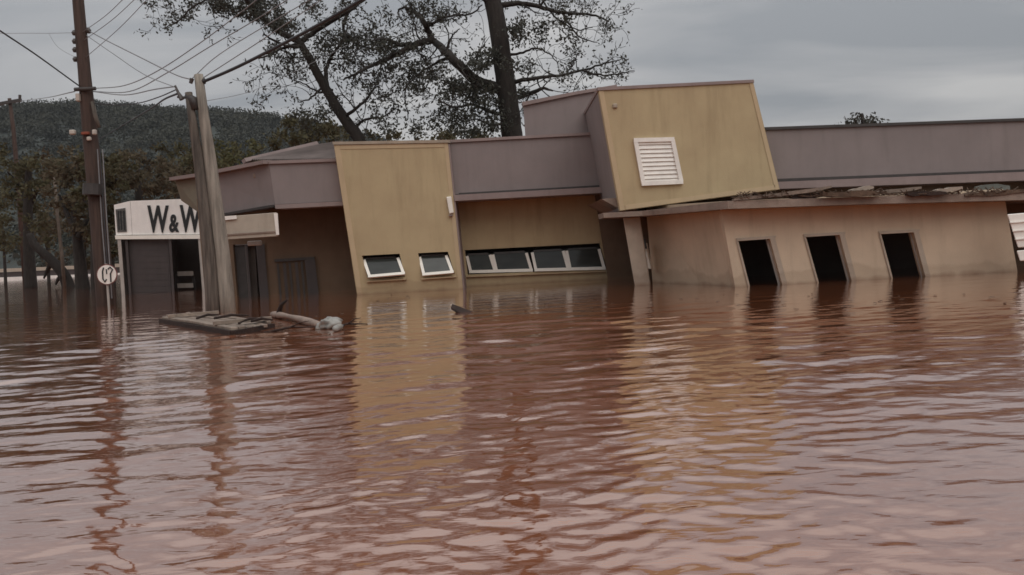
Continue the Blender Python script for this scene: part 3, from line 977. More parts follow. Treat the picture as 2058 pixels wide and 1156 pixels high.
# lettering
for ch, u0, u1, v0_, v1_ in (('W', 296, 339, 413, 468), ('&', 340, 360, 431, 467), ('W', 361, 404, 412, 467)):
    cu = bpy.data.curves.new('letter', 'FONT')
    cu.body = ch
    cu.size = 1.0
    cu.extrude = 0.012
    cu.offset = 0.028
    cu.align_x = 'LEFT'
    ob = bpy.data.objects.new('letter', cu)
    COL.objects.link(ob)
    bpy.context.view_layer.update()
    bb = [Vector(c) for c in ob.bound_box]
    mnx, mxx = min(c.x for c in bb), max(c.x for c in bb)
    mny, mxy = min(c.y for c in bb), max(c.y for c in bb)
    pl, pr, pt = P(u0, v1_, WY - 0.02), P(u1, v1_, WY - 0.02), P(u0, v0_, WY - 0.02)
    sx = (pr - pl).length / (mxx - mnx)
    sy = abs(pt.z - pl.z) / (mxy - mny)
    me = bpy.data.meshes.new_from_object(ob.evaluated_get(bpy.context.evaluated_depsgraph_get()))
    COL.objects.unlink(ob)
    bpy.data.objects.remove(ob)
    base = world_loc(sg)
    xd, zd = (pr - pl).normalized(), (pt - pl).normalized()
    for vtx in me.vertices:
        c = vtx.co
        vtx.co = pl + xd * (c.x - mnx) * sx + zd * (c.y - mny) * sy + Vector((0, -c.z, 0)) - base
    me.materials.clear()
    me.materials.append(M_BLACK)
    ob2 = bpy.data.objects.new('letter', me)
    COL.objects.link(ob2)
    ob2.parent = sg
spx([(236, 481.5), (243, 481.5), (254, 630), (247, 630)], WY - 0.05, WY + 0.1, 'post', M_POSTWHITE)
spx([(251, 481.5), (256, 481.5), (267, 630), (262, 630)], WY + 0.02, WY + 0.12, 'post', M_SHUTTER)
spx([(256.5, 481.5), (338, 481), (347, 630), (267.5, 630)], WY + 0.15, WY + 0.22, 'roller_door', M_SHUTTER)
for k in range(9):
    v_ = 490 + k * 12
    spx([(258 + k * .8, v_), (338 + k * .8, v_ - .6), (338 + k * .8, v_ + 1), (258 + k * .8, v_ + 1.6)], WY + 0.143, WY + 0.149, 'slat', M_SHUTTER)
spx([(338.5, 481), (344, 481), (353, 630), (348, 630)], WY + 0.0, WY + 0.1, 'post', M_SHUTTER)
spx([(398, 480), (409, 480), (420, 630), (410, 630)], WY - 0.05, WY + 0.1, 'post', M_POSTWHITE)
stp = empty('counter', P(370, 585, WY + 1.5), shop)
for v_ in (546, 570):
    spx([(356, v_), (388, v_ - 1), (389, v_ + 8), (357, v_ + 9)], WY + 1.2, WY + 1.3, 'rail', M_POSTWHITE, stp)
spx([(352, 552), (358, 552), (362, 640), (356, 640)], WY + 1.32, WY + 1.38, 'leg', M_DARKMETAL, stp)
spx([(386, 552), (392, 552), (396, 640), (390, 640)], WY + 1.32, WY + 1.38, 'leg', M_DARKMETAL, stp)
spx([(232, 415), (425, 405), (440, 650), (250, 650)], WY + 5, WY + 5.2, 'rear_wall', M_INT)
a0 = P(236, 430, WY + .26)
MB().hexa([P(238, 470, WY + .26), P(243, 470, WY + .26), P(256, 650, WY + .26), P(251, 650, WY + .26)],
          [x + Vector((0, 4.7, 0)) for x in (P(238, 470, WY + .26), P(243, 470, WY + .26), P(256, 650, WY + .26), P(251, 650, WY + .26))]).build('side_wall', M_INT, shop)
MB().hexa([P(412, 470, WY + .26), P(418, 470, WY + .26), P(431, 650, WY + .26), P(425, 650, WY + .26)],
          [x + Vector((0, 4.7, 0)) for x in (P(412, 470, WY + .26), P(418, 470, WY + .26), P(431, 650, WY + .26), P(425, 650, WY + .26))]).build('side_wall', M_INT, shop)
MB().hexa([P(232, 415, WY + .26), P(424, 405, WY + .26), P(424, 412, WY + .26), P(232, 422, WY + .26)],
          [x + Vector((0, 5.0, -0.2)) for x in (P(232, 415, WY + .26), P(424, 405, WY + .26), P(424, 412, WY + .26), P(232, 422, WY + .26))]).build('roof', M_ROOF, shop)

# ================================================================== utility poles
def pole(name, label, pts, radii, m, sides=12, group='utility poles along the street'):
    base = Vector(pts[-1])
    root = tag(empty(name, base), label, 'utility pole', group)
    MB().tube(pts, radii, sides).build('shaft', m, root, smooth=True)
    return root


YA = 22.0
pa = pole('utility_pole', 'tall brown utility pole with insulators behind the round sign',
          [P(146, -120, YA), P(157, 0, YA), P(170, 150, YA), P(181, 270, YA), P(199, 450, YA), P(212, 600, YA), P(216, 680, YA)],
          [0.125, 0.14, 0.155, 0.185, 0.21, 0.225, 0.23], M_POLEWOOD)
for v_ in (66, 83, 100, 119):
    ins = empty('insulator', P(150, v_, YA), pa)
    MB().tube([P(146.5 + v_ * 0.04, v_ - 5, YA - 0.02), P(146.5 + v_ * 0.04, v_, YA - 0.02), P(147 + v_ * 0.04, v_ + 5, YA - 0.02)], [0.035, 0.07, 0.045], 8).build('disc', M_CERAMIC, ins, smooth=True)
    MB().tube([P(147 + v_ * 0.04, v_, YA), P(162 + v_ * 0.03, v_, YA)], 0.022, 6).build('pin', M_DARKMETAL, ins)
ins = empty('insulator', P(178, 62, YA), pa)
MB().tube([P(177, 56, YA - 0.02), P(178, 61, YA - 0.02), P(178.5, 67, YA - 0.02)], [0.035, 0.07, 0.045], 8).build('disc', M_CERAMIC, ins, smooth=True)
MB().tube([P(165, 62, YA), P(178, 62, YA)], 0.022, 6).build('pin', M_DARKMETAL, ins)
MB().tube([P(186, 205, YA - 0.15), P(192, 235, YA - 0.2), P(199, 256, YA - 0.2)], [0.05, 0.055, 0.05], 8).build('conduit', M_POLEOLD, pa, smooth=True)
MB().tube([P(150, 180, YA - .2), P(192, 178, YA - .2)], 0.05, 8).build('clamp', M_DARKMETAL, pa)
MB().box(P(157, 196, YA - 0.2), (0.09, 0.12, 0.2)).build('fuse_box', M_PALEHW, pa, bevel=0.015)
MB().box(P(146, 266, YA - 0.2), (0.14, 0.12, 0.12)).build('bracket', M_PALEHW, pa, bevel=0.02)
MB().box(P(190, 266, YA - 0.24), (0.10, 0.1, 0.13)).build('bracket', M_PALEHW, pa, bevel=0.02)
MB().box(P(179, 279, YA - 0.22), (0.10, 0.1, 0.10)).build('fuse_box', M_PALEHW, pa, bevel=0.02)
MB().box(P(172, 268, YA - 0.22), (0.2, 0.1, 0.07)).build('band', M_REDHW, pa, bevel=0.01)
MB().tube([P(188, 370, YA - .22), P(187, 392, YA - .23)], [0.25, 0.25], 12).build('band', M_DARKMETAL, pa)
for k in range(3):     # service cable running down the pole
    MB().tube([P(196 + k * 5, 300, YA - .2), P(205 + k * 5, 450, YA - .24), P(217 + k * 4, 600, YA - .26)], 0.016, 6).build('down_lead', M_CABLE if k % 2 else M_WIRE, pa)

YP = 16.7
pb = pole('utility_pole', 'pale grey concrete pole, the taller of the close-set pair',
          [P(399, 150, YP), P(409, 230, YP), P(422, 320, YP), P(432, 400, YP), P(446, 500, YP), P(455, 590, YP), P(463, 680, YP)],
          [0.085, 0.10, 0.118, 0.132, 0.14, 0.15, 0.155], M_POLECON, group='utility poles along the street')
MB().tube([P(394, 165, YP), P(412, 163, YP)], 0.06, 8).build('clamp', M_DARKMETAL, pb)
MB().tube([P(386, 158, YP - .1), P(383, 168, YP - .1)], [0.045, 0.035], 8).build('insulator', M_CERAMIC, pb)
pc = pole('utility_pole', 'shorter darker timber pole beside the pale concrete one',
          [P(379, 186, YP - .05), P(388, 250, YP - .05), P(399, 320, YP - .05), P(409, 400, YP - .05), P(420, 500, YP - .05), P(427, 590, YP - .05), P(431, 680, YP - .05)],
          [0.07, 0.085, 0.10, 0.115, 0.13, 0.14, 0.145], M_POLEOLD)
MB().tube([P(352, 172, YP), P(358, 186, YP), P(366, 200, YP)], [0.02, 0.03, 0.055], 8).build('insulator', M_CERAMIC, pc)
MB().tube([P(357, 195, YP), P(379, 197, YP - .05)], 0.025, 6).build('bracket_arm', M_DARKMETAL, pc)
MB().tube([P(374, 192, YP - .06), P(387, 200, YP - .06), P(391, 220, YP - .06)], [0.06, 0.09, 0.08], 8).build('cap', M_DARKMETAL, pc, smooth=True)

YD = 75.0
pd = pole('utility_pole', 'far thin utility pole with a crossarm at the left edge',
          [P(19, 198, YD), P(27, 260, YD), P(33, 330, YD), P(52, 570, YD)], [0.15, 0.17, 0.19, 0.25], M_POLEWOOD, 8)
MB().bar(P(-14, 211, YD - .2), P(43, 201, YD - .2), 0.26, 0.2).build('crossarm', M_DARKMETAL, pd)
MB().tube([P(40, 202, YD - .2), P(40, 191, YD - .2)], 0.13, 6).build('insulator', M_CERAMIC, pd)


def cable(label, pts, r, m=M_WIRE, group='overhead wires', name='overhead_wire'):
    sp = smooth_path(pts, 8)
    return tag(MB().tube(sp, r, 5).build(name, m, smooth=True), label, 'wire', group)


cable('thick black cable rising right from the pale concrete pole into the tree',
      [P(405, 166, 16.7), P(470, 138, 16.3), P(540, 103, 15.8), P(640, 50, 15.2), P(760, -20, 14.6)], 0.032, M_CABLE)
cable('highest of the thin wires fanning right from the pole pair', [P(186, 178, YA), P(250, 172, 20), P(318, 142, 18.5), P(400, 88, 18), P(480, 28, 17.5), P(530, -12, 17.2)], 0.011)
cable('second thin wire from the top right of the pole pair', [P(186, 184, YA), P(260, 184, 20), P(335, 147, 18.2), P(420, 95, 17.8), P(505, 45, 17.4), P(590, -8, 17)], 0.011)
cable('third thin wire from the top right of the pole pair', [P(384, 160, 16.7), P(440, 110, 17), P(540, 48, 17.2), P(640, -10, 16.8)], 0.010)
cable('lowest thin wire just above the thick black cable', [P(400, 162, 16.7), P(470, 117, 16.8), P(530, 78, 16.7), P(660, -10, 16.2)], 0.010)
cable('faint wire crossing below the thick black cable', [P(405, 205, 16.7), P(500, 185, 19), P(580, 150, 21), P(700, 90, 23)], 0.006)
cable('wire dropping from the right insulator of the tall brown pole to the pole pair', [P(178, 62, YA), P(215, 82, 20.5), P(285, 117, 18.5), P(352, 150, 16.9), P(384, 160, 16.6)], 0.013)
cable('lower of the wires falling from the tall pole to the pole pair', [P(172, 70, YA), P(230, 110, 20.3), P(290, 150, 18.5), P(353, 176, 16.7)], 0.009)
cable('sagging wire from the clamp of the tall pole to the pole pair', [P(185, 184, YA), P(250, 191, 20), P(310, 180, 18), P(353, 174, 16.7)], 0.012)
cable('black wire slanting down left from the short timber pole', [P(358, 188, 16.7), P(330, 200, 19), P(302, 219, 23), P(240, 256, 34), P(150, 310, 52)], 0.022, M_CABLE)
cable('upper of the wires slanting down left from the short timber pole', [P(355, 180, 16.7), P(320, 195, 18.5), P(280, 207, 20), P(235, 211, 21), P(180, 207, YA)], 0.013, M_CABLE)
for lab, (a, b) in (('leftmost steep wire rising right past the tall pole', ((164, 66), (258, -12))), ('middle steep wire rising right past the tall pole', ((166, 83), (282, -12))),
                    ('rightmost steep wire rising right past the tall pole', ((168, 119), (306, -12)))):
    cable(lab, [P(*a, YA), P((a[0] + b[0]) / 2 + 2, (a[1] + b[1]) / 2 + 4, 20), P(*b, 18.5)], 0.008)
cable('long dark wire crossing the top left corner to the tall pole', [P(-60, 20, 15), P(0, 62, 16.5), P(75, 112, 19), P(158, 172, YA - .1)], 0.018, M_CABLE)
cable('short level wire left of the tall pole', [P(-20, 68, 24), P(40, 67, 23.5), P(100, 67, 23), P(150, 66, YA)], 0.006)
cable('thin wire falling to the left of the tall pole', [P(98, 68, 23), P(118, 96, 22.6), P(160, 120, YA)], 0.005)
cable('thin wire from the far crossarm to the tall pole', [P(40, 203, YD), P(90, 197, 42), P(150, 184, YA)], 0.015)

# ================================================================== round sign in front of the tall pole
sgn = tag(empty('road_sign', PW(215, 604)), 'round white prohibition sign on a thin post before the tall pole', 'sign')
YS = 21.2
c = P(215, 552, YS)


def disc(c, r, y0, y1, name, m, parent, n_=28):
    mb = MB()
    mb.tube([c + Vector((0, y0, 0)), c + Vector((0, y1, 0))], r, n_)
    return mb.build(name, m, parent)


disc(c, 0.262, -0.002, 0.012, 'rim', M_SIGNRED, sgn)
disc(c, 0.238, -0.012, -0.003, 'face', M_WHITE2, sgn)
MB().tube([P(208, 538, YS - .02), P(206, 546, YS - .02), P(207, 561, YS - .02), P(211, 567, YS - .02), P(214, 561, YS - .02)], 0.019, 6).build('symbol', M_BLACK, sgn)
MB().tube([P(217, 541, YS - .02), P(221, 537, YS - .02), P(226, 542, YS - .02), P(222, 550, YS - .02), P(223, 567, YS - .02)], 0.019, 6).build('symbol', M_BLACK, sgn)
MB().tube([P(213.5, 541, YS - .02), P(214.5, 551, YS - .02)], 0.015, 6).build('symbol', M_BLACK, sgn)
MB().tube([P(213, 530, YS + .045), P(222, 660, YS + .045)], 0.03, 8).build('post', M_POSTWHITE, sgn)

# ================================================================== raft of planks jammed round the pole pair
raft = tag(empty('plank_raft', PW(455, 645)), 'floating raft of wet grey planks caught at the foot of the pole pair', 'raft')
RA, RB, RC = PW(316, 637, 0.09), PW(465, 661, 0.09), PW(552, 647, 0.09)
ax = (RB - RA).normalized()
ac = RC - RB
ac = ac - ax * ac.dot(ax)
npl = 6
for i in range(npl):
    off = ac * ((i + .5) / npl)
    A = RA + off + ax * random.uniform(-.35, .55) + Vector((0, 0, random.uniform(-.03, .02)))
    B = RB + off + ax * ((RC - RB).dot(ax) * (i / (npl - 1.0)) + random.uniform(-.12, .12)) + Vector((0, 0, random.uniform(-.02, .03)))
    w_ = ac.length / npl * random.uniform(.74, .9)
    s = ac.normalized()
    rows = []
    for k in range(5):
        p = A.lerp(B, k / 4) + Vector((0, 0, random.uniform(-.012, .012))) + s * random.uniform(-.01, .01)
        wk = w_ * (random.uniform(.6, .95) if k in (0, 4) else 1.0)
        rows.append([p - s * wk / 2 - Vector((0, 0, .045)), p + s * wk / 2 - Vector((0, 0, .045)), p + s * wk / 2 + Vector((0, 0, random.uniform(-.006, .006))), p - s * wk / 2])
    vs_ = [p for r in rows for p in r]
    fs = [(k * 4 + j, k * 4 + (j + 1) % 4, (k + 1) * 4 + (j + 1) % 4, (k + 1) * 4 + j) for k in range(4) for j in range(4)] + [(0, 1, 2, 3), (19, 18, 17, 16)]
    MB().add(vs_, fs).build('plank', M_PLANK if i % 3 else M_PLANK2, raft, bevel=0.008)
for t in (.2, .82):
    A = RA.lerp(RB, t) - ac * .03 + Vector((0, 0, .045))
    B = RA.lerp(RB, t) + ac * 1.02 + ax * .15 + Vector((0, 0, .045))
    MB().bar(A, B, 0.10, 0.05, (0, 0, 1)).build('batten', M_PLANK2, raft)
for a, b in ((RA + ax * .2, RB), (RB + ax * .03, RC - ax * .05)):
    z_ = Vector((0, 0, -.075))
    MB().bar(a + z_, b + z_, 0.05, 0.10, (0, 0, 1)).build('edge_board', M_DARKWOOD, raft)
for a, b in (((430, 640), (500, 634)), ((395, 640), (440, 633)), ((480, 650), (520, 640)), ((505, 646), (548, 643))):
    A, B = PW(*a, .14), PW(*b, .15)
    MB().tube([A, A.lerp(B, .5) + Vector((0, 0, .03)), B], [.018, .022, .012], 6).build('stick', M_DARKWOOD, raft)

lg = tag(empty('floating_log', PW(600, 645)), 'pale peeled log floating between raft and white plastic litter', 'log')
A, B = PW(548, 632, 0.05), PW(648, 655, 0.04)
MB().tube(smooth_path([A, A.lerp(B, .4) + Vector((0, 0.05, .02)), B], 5), [0.05 + 0.012 * math.sin(k) for k in range(11)], 8).build('stem', M_LOG, lg, smooth=True)
MB().tube([A.lerp(B, .12) + Vector((0, 0, -.02)), A.lerp(B, .16) + Vector((0.04, 0, .18)), A.lerp(B, .2) + Vector((.1, .03, .26))], [0.05, 0.035, 0.015], 7).build('stub', M_DARKWOOD, lg, smooth=True)


def crumple(name, c_, s, m, label, cat, group=None, seed=1, flat=0.5):
    import bmesh
    from mathutils import noise
    bm = bmesh.new()
    bmesh.ops.create_icosphere(bm, subdivisions=3, radius=1)
    for v_ in bm.verts:
        d_ = v_.co.copy()
        k = 1 + 0.55 * noise.noise(d_ * 1.8 + Vector((seed * 3.7, 0, 0))) + 0.28 * noise.noise(d_ * 4.3 + Vector((0, seed, 0)))
        v_.co = Vector((d_.x * k * s[0], d_.y * k * s[1], d_.z * k * s[2]))
    me = bpy.data.meshes.new(name)
    bm.to_mesh(me)
    bm.free()
    for p_ in me.polygons:
        p_.use_smooth = True
    me.materials.append(m)
    o = bpy.data.objects.new(name, me)
    COL.objects.link(o)
    o.location = c_
    return tag(o, label, cat, group)


crumple('plastic_bag', PW(664, 652, 0.05) , (0.14, 0.14, 0.10), M_PLASTIC, 'crumpled whitish plastic bag drifting left of the ochre tower', 'litter', 'floating litter', 2)
crumple('plastic_bag', PW(650, 655, 0.03), (0.09, 0.12, 0.08), M_PLASTIC, 'small grey plastic scrap at the end of the floating log', 'litter', 'floating litter', 5)
bt = tag(empty('plastic_bottle', PW(676, 660, 0.0)), 'dark-capped plastic bottle floating beside the crumpled bag', 'bottle', 'floating litter')
A, B = PW(672, 662, 0.04), PW(688, 655, 0.05)
MB().tube([A, A.lerp(B, .15), A.lerp(B, .7), A.lerp(B, .85), B], [0.03, 0.045, 0.045, 0.02, 0.018], 10).build('body', M_PLASTIC, bt, smooth=True)
MB().tube([B, B + (B - A).normalized() * .03], 0.022, 10).build('cap', M_BLACK, bt)
st = PW(955, 636, -0.06)
tip = P(907, 614, st.y + 0.35)
mb = MB()
s_ = Vector((0.02, 0.07, 0.05))
mb.hexa([st - s_, st + s_, st + s_ + Vector((0, 0, -.05)), st - s_ + Vector((0, 0, -.05))], [tip - s_ * .6, tip + s_ * .6, tip + s_ * .6 + Vector((.01, 0, -.04)), tip - s_ * .6 + Vector((.01, 0, -.04))])
tag(mb.build('drift_plank', M_DARKWOOD, bevel=0.008), 'dark splintered plank poking out of the water below the tower', 'plank')

# ================================================================== trees
def tree_root(name, label, base, group=None, cat='tree'):
    return tag(empty(name, base), label, cat, group)


def limb(root, pts, r0, r1, name='limb', m=M_BARK, sides=7, jit=0.0):
    sp = smooth_path(pts, 5)
    if jit:
        sp = [p + Vector((random.uniform(-jit, jit), random.uniform(-jit, jit), random.uniform(-jit, jit))) for p in sp]
    n_ = len(sp)
    rr = [r0 + (r1 - r0) * i / (n_ - 1) for i in range(n_)]
    MB().tube(sp, rr, sides).build(name, m, root, smooth=True)
    return sp, rr


TW = None


def twig(mb, p, d, L, r, lev, tips):
    pts, rad_ = [p], [r]
    seg = 5
    for i in range(seg):
        d = (d + Vector((random.gauss(0, .22), random.gauss(0, .22), random.gauss(0.02, .22)))).normalized()
        p = p + d * L / seg
        pts.append(p)
        rad_.append(r * (1 - 0.75 * (i + 1) / seg))
        if lev > 0 and i >= 1 and random.random() < 0.8:
            ax = Vector((random.gauss(0, 1), random.gauss(0, .7), random.gauss(0, 1)))
            nd = (d + ax.normalized() * 0.9).normalized()
            twig(mb, p, nd, L * random.uniform(.4, .65), rad_[-1] * .75, lev - 1, tips)
        if lev == 0:
            tips.append(p)
    mb.tube(pts, [max(x, 0.006) for x in rad_], 4, caps=False)


def crown_from(clusters, Y, dy, n_per, L, Wd, spread=1.0):
    """clusters: (u, v, ru, rv, density) in photo pixels placed around depth Y"""
    pts = []
    for u, v, ru, rv, dens in clusters:
        n_ = int(n_per * dens * ru * rv / 900.0)
        nb = max(3, int(n_ / 45))
        sub = []
        for _ in range(nb):
            a_, rr_ = random.uniform(0, 6.28), math.sqrt(random.random())
            sub.append((u + ru * rr_ * math.cos(a_), v + rv * rr_ * math.sin(a_), random.uniform(-dy, dy)))
        for _ in range(n_):
            su, sv, sy_ = random.choice(sub)
            pts.append(P(su + random.gauss(0, 8 * spread), sv + random.gauss(0, 6 * spread), Y + sy_ + random.gauss(0, .12)))
    return np.array([tuple(p) for p in pts])


# tree A: leaning left behind the tower
TA = 27.0
ta = tree_root('street_tree', 'left-leaning dark tree with sparse leaves behind the ochre tower', P(745, 600, TA) * 1.0, 'big trees behind the building')
limb(ta, [P(770, 620, TA), P(745, 400, TA), P(725, 290, TA), P(700, 250, TA), P(662, 192, TA), P(626, 125, TA), P(600, 82, TA)], 0.25, 0.11, 'trunk', sides=10, jit=.015)
LA = [
    ([(600, 82), (560, 62), (520, 30), (485, -15), (440, -60)], .14, .05),
    ([(604, 84), (640, 58), (700, 22), (750, -15), (800, -60)], .12, .05),
    ([(610, 95), (575, 92), (545, 78), (530, 68)], .08, .03),
    ([(600, 88), (565, 98), (540, 112), (520, 118)], .07, .03),
    ([(660, 190), (655, 140), (668, 112), (690, 80), (700, 50)], .10, .03),
    ([(668, 180), (640, 185), (615, 170), (590, 160)], .05, .02),
    ([(690, 235), (720, 215), (745, 190), (760, 160)], .08, .03),
    ([(485, -15), (430, -5), (390, 12), (362, 40), (328, 58)], .06, .02),
    ([(700, 22), (690, 60), (720, 90), (760, 100)], .07, .03),
    ([(650, 175), (620, 200), (600, 205)], .05, .02),
    ([(710, 262), (735, 240), (770, 235), (800, 215)], .07, .02),
]
tmb, tips = MB(), []
for q, r0, r1 in LA:
    y0 = TA
    pts = [P(u, v, TA + random.uniform(-.5, .5) * i) for i, (u, v) in enumerate(q)]
    pts[0] = P(*q[0], TA)
    sp, rr = limb(ta, pts, r0 * .8, r1 * .7, jit=.02)
    for i in range(4, len(sp), 2):
        if random.random() < .62:
            d_ = Vector((random.gauss(0, 1), random.gauss(0, .6), random.gauss(0.2, 1))).normalized()
            twig(tmb, sp[i], d_, random.uniform(.7, 1.6), min(rr[i] * .45, .03), 2, tips)
kind(tmb.build('twigs', M_BARK, ta), 'stuff')
CA = [(330, 58, 10, 8, .9), (350, 42, 12, 8, .8), (368, 28, 14, 10, 1), (385, 8, 18, 12, 1), (425, 8, 40, 10, 1.1), (470, 10, 40, 18, 1.1), (520, 12, 40, 22, 1.2),
      (545, 28, 35, 20, 1), (575, 50, 30, 20, .9), (560, 65, 30, 14, .7), (640, 20, 40, 20, .4), (560, 98, 22, 12, .8), (590, 118, 25, 12, .7),
      (605, 140, 20, 10, .6), (640, 95, 25, 20, .55), (670, 85, 30, 22, .55), (700, 60, 30, 25, .45), (720, 95, 40, 22, .55), (760, 92, 45, 18, .7),
      (690, 120, 30, 18, .5), (750, 135, 40, 18, .4), (650, 220, 25, 12, .6), (605, 225, 25, 12, .7), (630, 235, 30, 12, .6), (770, 170, 35, 16, .5),
      (740, 200, 30, 14, .4), (800, 205, 35, 16, .4), (700, 30, 40, 18, .3), (760, 50, 40, 22, .3)]
cv = crown_from(CA, TA, 1.2, 680, .1, .05, 1.25)
tipa = np.array([tuple(p) for p in tips])
cv = np.concatenate([cv, tipa + rng.normal(0, .07, tipa.shape)])
lv, lq = leaf_quads(cv, 0.125, 0.06, 0.3)
fast_mesh('crown', lv, lq, M_LEAF, ta)

# tree B: thick upright trunk with a great limb reaching left
TB = 26.0
tb = tree_root('street_tree', 'thick upright dark tree rising behind the middle mauve fascia', P(1055, 600, TB), 'big trees behind the building')
limb(tb, [P(1068, 640, TB), P(1045, 430, TB), P(1030, 290, TB), P(1022, 215, TB), P(1014, 150, TB), P(1003, 75, TB), P(988, -15, TB), P(975, -90, TB)], 0.37, 0.24, 'trunk', sides=12, jit=.02)
LB = [
    ([(1012, 180), (965, 166), (930, 138), (900, 108), (868, 78), (856, 50), (838, 28), (815, 14)], .24, .07),
    ([(872, 80), (840, 88), (800, 108), (760, 126), (720, 146), (690, 160)], .15, .04),
    ([(835, 90), (800, 88), (770, 78), (745, 82)], .10, .03),
    ([(860, 55), (878, 42), (905, 33), (950, 26), (968, 10)], .06, .03),
    ([(815, 14), (800, 22), (805, 40)], .05, .03),
    ([(897, 105), (905, 80), (912, 68), (925, 58)], .05, .02),
    ([(1003, 12), (1040, 6), (1085, 14), (1130, 26), (1190, 30), (1225, 44)], .12, .03),
    ([(1130, 26), (1145, 50), (1165, 75), (1200, 85)], .05, .02),
    ([(1022, 168), (1070, 158), (1120, 152), (1170, 142), (1215, 128), (1250, 118)], .09, .02),
    ([(1170, 142), (1200, 150), (1235, 150), (1275, 142)], .05, .02),
    ([(1025, 200), (1060, 190), (1090, 178), (1110, 182)], .12, .04),
    ([(1016, 110), (1045, 108), (1075, 98), (1100, 106), (1120, 125)], .06, .02),
    ([(990, 10), (960, -10), (930, -30)], .10, .05),
    ([(1020, 230), (985, 225), (950, 210), (915, 215), (880, 200)], .08, .03),
    ([(1022, 245), (990, 252), (960, 240), (930, 246)], .06, .02),
    ([(1085, 14), (1100, -5), (1130, -20)], .05, .03),
    ([(1100, 18), (1125, 42), (1160, 60), (1190, 55)], .04, .02),
    ([(900, 115), (870, 130), (840, 150), (815, 180), (820, 240)], .06, .02),
]
tmb, tips = MB(), []
for q, r0, r1 in LB:
    pts = [P(u, v, TB + random.uniform(-.45, .45) * i) for i, (u, v) in enumerate(q)]
    pts[0] = P(*q[0], TB)
    sp, rr = limb(tb, pts, r0 * .8, r1 * .7, jit=.02)
    for i in range(4, len(sp), 2):
        if random.random() < .7:
            d_ = Vector((random.gauss(0, 1), random.gauss(0, .6), random.gauss(0.2, .9))).normalized()
            twig(tmb, sp[i], d_, random.uniform(.6, 1.5), min(rr[i] * .45, .03), 2, tips)
kind(tmb.build('twigs', M_BARK, tb), 'stuff')
CB = [(985, 118, 28, 18, 1.3), (955, 125, 30, 16, .9), (940, 175, 40, 20, 1.2), (900, 178, 30, 18, .9), (975, 195, 35, 20, 1.2), (860, 140, 30, 18, .7),
      (820, 140, 35, 16, .9), (830, 165, 35, 16, .8), (790, 130, 30, 12, .5), (1045, 60, 25, 18, .8), (1070, 55, 25, 14, .6), (1035, 75, 22, 14, .9), (1085, 80, 14, 10, .6),
      (960, 235, 45, 16, .8), (905, 235, 35, 16, .7), (1000, 250, 30, 14, .9), (950, 262, 45, 9, 1.1), (870, 220, 30, 18, .5), (800, 95, 40, 14, .6), (850, 100, 25, 12, .5),
      (1050, 190, 20, 12, .7), (1035, 130, 18, 18, .6), (1120, 40, 30, 14, .25), (1160, 80, 40, 18, .2), (1060, 130, 20, 12, .4), (1220, 142, 40, 12, .25), (1170, 150, 40, 10, .3),
      (760, 250, 60, 12, .3), (840, 255, 50, 12, .5), (900, 25, 40, 20, .25), (860, 20, 40, 20, .3), (1150, 20, 40, 14, .25)]
cv = crown_from(CB, TB, 1.2, 740, .1, .05, 1.25)
tipa = np.array([tuple(p) for p in tips])
tipa = tipa[rng.random(len(tipa)) < 0.5]
cv = np.concatenate([cv, tipa + rng.normal(0, .07, tipa.shape)])
lv, lq = leaf_quads(cv, 0.125, 0.06, 0.3)
fast_mesh('crown', lv, lq, M_LEAF, tb)


# leafy bushes and trees in the middle distance
def leafy_tree(name, label, u, vbase, Y, trunk, clusters, m, n_per, L, Wd, dy, group, bark=M_BARK, r0=.25, extra=()):
    base = P(u, vbase, Y)
    base.z = 0
    root = tree_root(name, label, base, group, 'tree' if 'bush' not in name else 'bush')
    pts = [P(a, b, Y) for a, b in trunk]
    pts[0].z = min(pts[0].z, -0.3)
    limb(root, pts, r0, r0 * .45, 'trunk', bark, 8)
    for q in extra:
        limb(root, [P(a, b, Y + random.uniform(-.6, .6)) for a, b in q], r0 * .5, r0 * .15, 'limb', bark, 6)
    cv_ = crown_from(clusters, Y, dy, n_per, L, Wd)
    lv_, lq_ = leaf_quads(cv_, L, Wd)
    fast_mesh('crown', lv_, lq_, m, root)
    return root


GT = 'flooded trees at the left'
leafy_tree('street_tree', 'dark tree with straight trunk at the far left edge of the water', 58, 560, 48, [(62, 585), (58, 500), (56, 400), (58, 330)],
           [(20, 330, 45, 35, 1), (70, 345, 45, 35, 1), (30, 390, 40, 30, .8), (100, 330, 35, 30, .9), (10, 450, 20, 50, .6), (85, 400, 30, 30, .5)], M_LEAF2, 330, .26, .15, 2.2, GT, r0=.36,
           extra=[[(57, 420), (80, 370), (105, 340)], [(57, 410), (35, 370), (15, 345)]])
leafy_tree('street_tree', 'tree with a slanting forked trunk dipping to the water at left', 138, 570, 45, [(142, 590), (128, 552), (100, 520), (72, 495), (58, 470)],
           [(60, 450, 30, 25, .4), (95, 470, 30, 25, .35)], M_LEAF2, 330, .26, .15, 1.5, GT, r0=.34, extra=[[(105, 525), (95, 545), (88, 560)], [(128, 552), (118, 560), (112, 572)]])
leafy_tree('street_tree', 'broad brownish tree just left of the tall pole', 160, 575, 40, [(168, 590), (162, 540), (155, 470), (148, 390)],
           [(130, 330, 45, 35, 1), (170, 350, 40, 40, .9), (140, 400, 40, 40, .8), (165, 440, 30, 40, .5), (110, 370, 30, 30, .8)], M_LEAF4, 330, .24, .14, 2, GT, r0=.34,
           extra=[[(157, 480), (180, 430), (200, 400)], [(155, 470), (130, 420), (118, 390)]])
